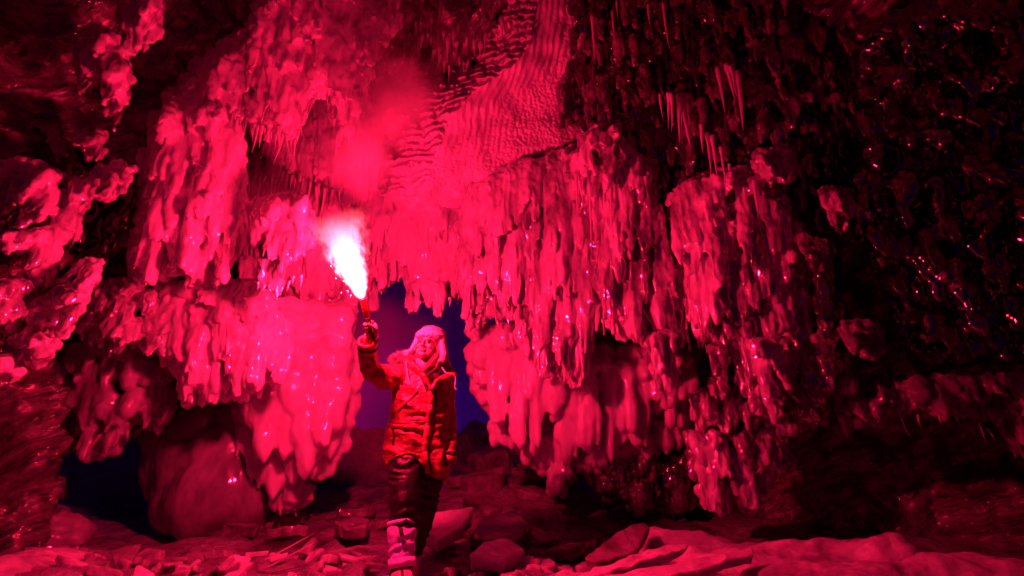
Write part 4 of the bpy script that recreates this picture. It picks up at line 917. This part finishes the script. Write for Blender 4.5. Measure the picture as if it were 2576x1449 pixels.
bt, bvf = boot(A(1010, 1318, 3.66), A(1012, 1420, 3.60), A(1014, 1500, 3.40), 0.090, 0.078, True)
strip('crampon_strap', [(982, 1446), (990, 1432), (1004, 1426), (1018, 1428)], 0.016, M_BLACK, bvf, 0.006, 0.004, bt)
strip('crampon_strap', [(1010, 1426), (1012, 1440), (1014, 1460), (1014, 1480)], 0.018, M_BLACK, bvf, 0.006, 0.004, bt)
strip('crampon_strap', [(1030, 1428), (1038, 1442), (1040, 1460)], 0.014, M_BLACK, bvf, 0.006, 0.004, bt)
bvb = bvh_of(bt.data)
strip('lace', [(1000, 1318), (1010, 1330), (1016, 1352), (1026, 1368), (1036, 1378)], 0.005, M_CORD, bvb, 0.004, 0.002, bt)
strip('cord_lock', [(1010, 1330), (1013, 1348)], 0.022, M_BLACK, bvb, 0.010, 0.008, bt)
bl_, _ = boot(AN_L + [0, 0.01, 0.06], AN_L + [0, 0, -0.02], AN_L + [0.03, -0.16, -0.10], 0.060, 0.056, False)

# --- the flare in the raised hand
FL = empty('hand_flare', tuple(BUTT), 'red tube flare burning with a white hot plume in the raised hand', 'hand flare')
M_TUBE = plain('flare_casing', (0.35, 0.04, 0.02), 0.45, 0, 0, 0.5, 0.2, 30); M_TUBE2 = plain('flare_grip', (0.05, 0.02, 0.02), 0.5)
mb = MB(); mb.tube([BUTT + AXF * 0.085, BUTT + AXF * 0.09, TIP - AXF * 0.012, TIP - AXF * 0.004, TIP - AXF * 0.004, TIP - AXF * 0.02], [0.019, 0.0205, 0.0205, 0.019, 0.013, 0.012], 24); link('casing', mb.mesh('casing'), M_TUBE, FL)
mb = MB(); mb.tube([BUTT - AXF * 0.03, BUTT - AXF * 0.026, BUTT + AXF * 0.08, BUTT + AXF * 0.086], [0.017, 0.0205, 0.0205, 0.019], 24); link('grip', mb.mesh('grip'), M_TUBE2, FL)
mb = MB(); mb.tube([BUTT + AXF * 0.11, BUTT + AXF * 0.135], [0.0213, 0.0213], 24); link('band', mb.mesh('band'), M_BLACK, FL)

M_SPARK, t, b = new_mat('burning_spark'); b.inputs['Emission Color'].default_value = (1, 0.5, 0.5, 1); b.inputs['Emission Strength'].default_value = 12
for k in range(16):
    c_ = TIP + AXF * rng.uniform(0.0, 0.30) + np.array([rng.normal() * 0.05 - 0.05, rng.normal() * 0.04, rng.uniform(-0.06, 0.05)])
    mb = MB(); mb.ball((0, 0, 0), (0.0016, 0.0016, 0.0045), 6, 4); o = link('spark', mb.mesh('spark'), M_SPARK); o.parent = FL; o.location = c_ - BUTT
# --- burning plume: glowing gas, and smoke
def vol(name, ax0, ax1, w0, w1, fn, parent=None):
    """closed domain round the line ax0-ax1 (local z runs along it), half widths w0..w1"""
    ax0, ax1 = np.array(ax0), np.array(ax1); L_ = np.linalg.norm(ax1 - ax0); z_ = Vector(ax1 - ax0).normalized()
    mb = MB(); n_ = 9
    mb.tube([(0, 0, L_ * k / (n_ - 1)) for k in range(n_)], [w0 + (w1 - w0) * k / (n_ - 1) for k in range(n_)], 16)
    o = bpy.data.objects.new(name, mb.mesh(name)); COL.objects.link(o); o.rotation_euler = z_.to_track_quat('Z', 'Y').to_euler(); o.location = ax0
    bpy.context.view_layer.update()
    if parent is not None:
        o.parent = parent; o.matrix_parent_inverse = parent.matrix_world.inverted()
    m = bpy.data.materials.new(name + '_gas'); m.use_nodes = True; t = m.node_tree; t.nodes.clear()
    out = t.nodes.new('ShaderNodeOutputMaterial'); fn(t, out, L_); o.data.materials.append(m); return o
def math_(t, op, a, b=None, c=None, clamp=False):
    n = t.nodes.new('ShaderNodeMath'); n.operation = op; n.use_clamp = clamp
    for i, x in enumerate((a, b, c)):
        if x is None: continue
        if isinstance(x, (int, float)): n.inputs[i].default_value = x
        else: t.links.new(x, n.inputs[i])
    return n.outputs[0]
def plume_fn(t, out, L_):
    tc = t.nodes.new('ShaderNodeTexCoord').outputs['Object']; sp = t.nodes.new('ShaderNodeSeparateXYZ'); t.links.new(tc, sp.inputs[0])
    n1 = noise_tex(t, mapping(t, tc, (1, 1, 0.6)), 19, 5, 0.72, 0.8); nb = noise_tex(t, tc, 5, 2, 0.5)
    zf = math_(t, 'DIVIDE', sp.outputs[2], L_)
    xo = math_(t, 'SUBTRACT', sp.outputs[0], math_(t, 'MULTIPLY', math_(t, 'SUBTRACT', nb, 0.5), math_(t, 'MULTIPLY', zf, 0.12)))
    r = math_(t, 'SQRT', math_(t, 'ADD', math_(t, 'POWER', xo, 2.0), math_(t, 'POWER', sp.outputs[1], 2.0)))
    w = math_(t, 'ADD', 0.020, math_(t, 'MULTIPLY', math_(t, 'POWER', zf, 0.62), 0.185))
    rn = math_(t, 'DIVIDE', r, w)
    core = math_(t, 'ADD', math_(t, 'SUBTRACT', 0.85, rn), math_(t, 'MULTIPLY', math_(t, 'SUBTRACT', n1, 0.5), math_(t, 'ADD', 0.7, math_(t, 'MULTIPLY', zf, 3.0))))
    core = math_(t, 'MULTIPLY', core, 4.0, clamp=True)
    fade = math_(t, 'SUBTRACT', 1.0, zf, clamp=True); fade = math_(t, 'POWER', fade, 1.9)
    em = t.nodes.new('ShaderNodeEmission'); em.inputs[0].default_value = (1, 0.05, 0.085, 1)
    t.links.new(math_(t, 'MULTIPLY', math_(t, 'MULTIPLY', core, fade), 650.0), em.inputs[1]); t.links.new(em.outputs[0], out.inputs['Volume'])
vol('flame', TIP, A(838, 530, 3.12), 0.045, 0.30, plume_fn, FL)
def smoke(name, label, ax0, ax1, w0, w1, dens, scale, thr, col=(0.9, 0.9, 0.9)):
    def fn(t, out, L_):
        tc = t.nodes.new('ShaderNodeTexCoord').outputs['Object']; sp = t.nodes.new('ShaderNodeSeparateXYZ'); t.links.new(tc, sp.inputs[0])
        n1 = noise_tex(t, tc, scale, 4, 0.6, 0.3)
        zf = math_(t, 'DIVIDE', sp.outputs[2], L_)
        w = math_(t, 'ADD', w0, math_(t, 'MULTIPLY', zf, w1 - w0))
        r = math_(t, 'DIVIDE', math_(t, 'SQRT', math_(t, 'ADD', math_(t, 'POWER', sp.outputs[0], 2.0), math_(t, 'POWER', sp.outputs[1], 2.0))), w)
        e = math_(t, 'SUBTRACT', 1.0, r, clamp=True); ez = math_(t, 'MULTIPLY', math_(t, 'MULTIPLY', zf, math_(t, 'SUBTRACT', 1.0, zf)), 4.0, clamp=True)
        body = math_(t, 'MULTIPLY', math_(t, 'SMOOTH_MIN', e, ez, 0.2), 1.0, clamp=True)
        d = math_(t, 'SUBTRACT', math_(t, 'ADD', math_(t, 'MULTIPLY', body, 0.7), n1), thr, clamp=True)
        d = math_(t, 'MULTIPLY', d, math_(t, 'MULTIPLY', math_(t, 'MINIMUM', math_(t, 'MULTIPLY', body, 4.0), 1.0), dens))
        s = t.nodes.new('ShaderNodeVolumeScatter'); s.inputs[0].default_value = (*col, 1); t.links.new(d, s.inputs[1]); s.inputs['Anisotropy'].default_value = 0.0
        t.links.new(s.outputs[0], out.inputs['Volume'])
    o = vol(name, ax0, ax1, w0, w1, fn); return tag(o, label, 'smoke', kind='stuff')
smoke('smoke', 'pink smoke puffs drifting up to the frost ridge above the flare', A(850, 520, 3.5), A(1060, 130, 3.7), 0.40, 0.68, 7.5, 2.0, 0.76)
smoke('smoke', 'thin smoke veil round the flame over the left ice', A(900, 700, 3.6), A(600, 470, 3.55), 0.28, 0.42, 0.35, 3.2, 0.62)
smoke('smoke', 'violet red smoke hanging low in the archway behind the person', A(830, 1200, 5.1), A(960, 760, 5.1), 0.9, 0.8, 0.34, 1.9, 0.42)
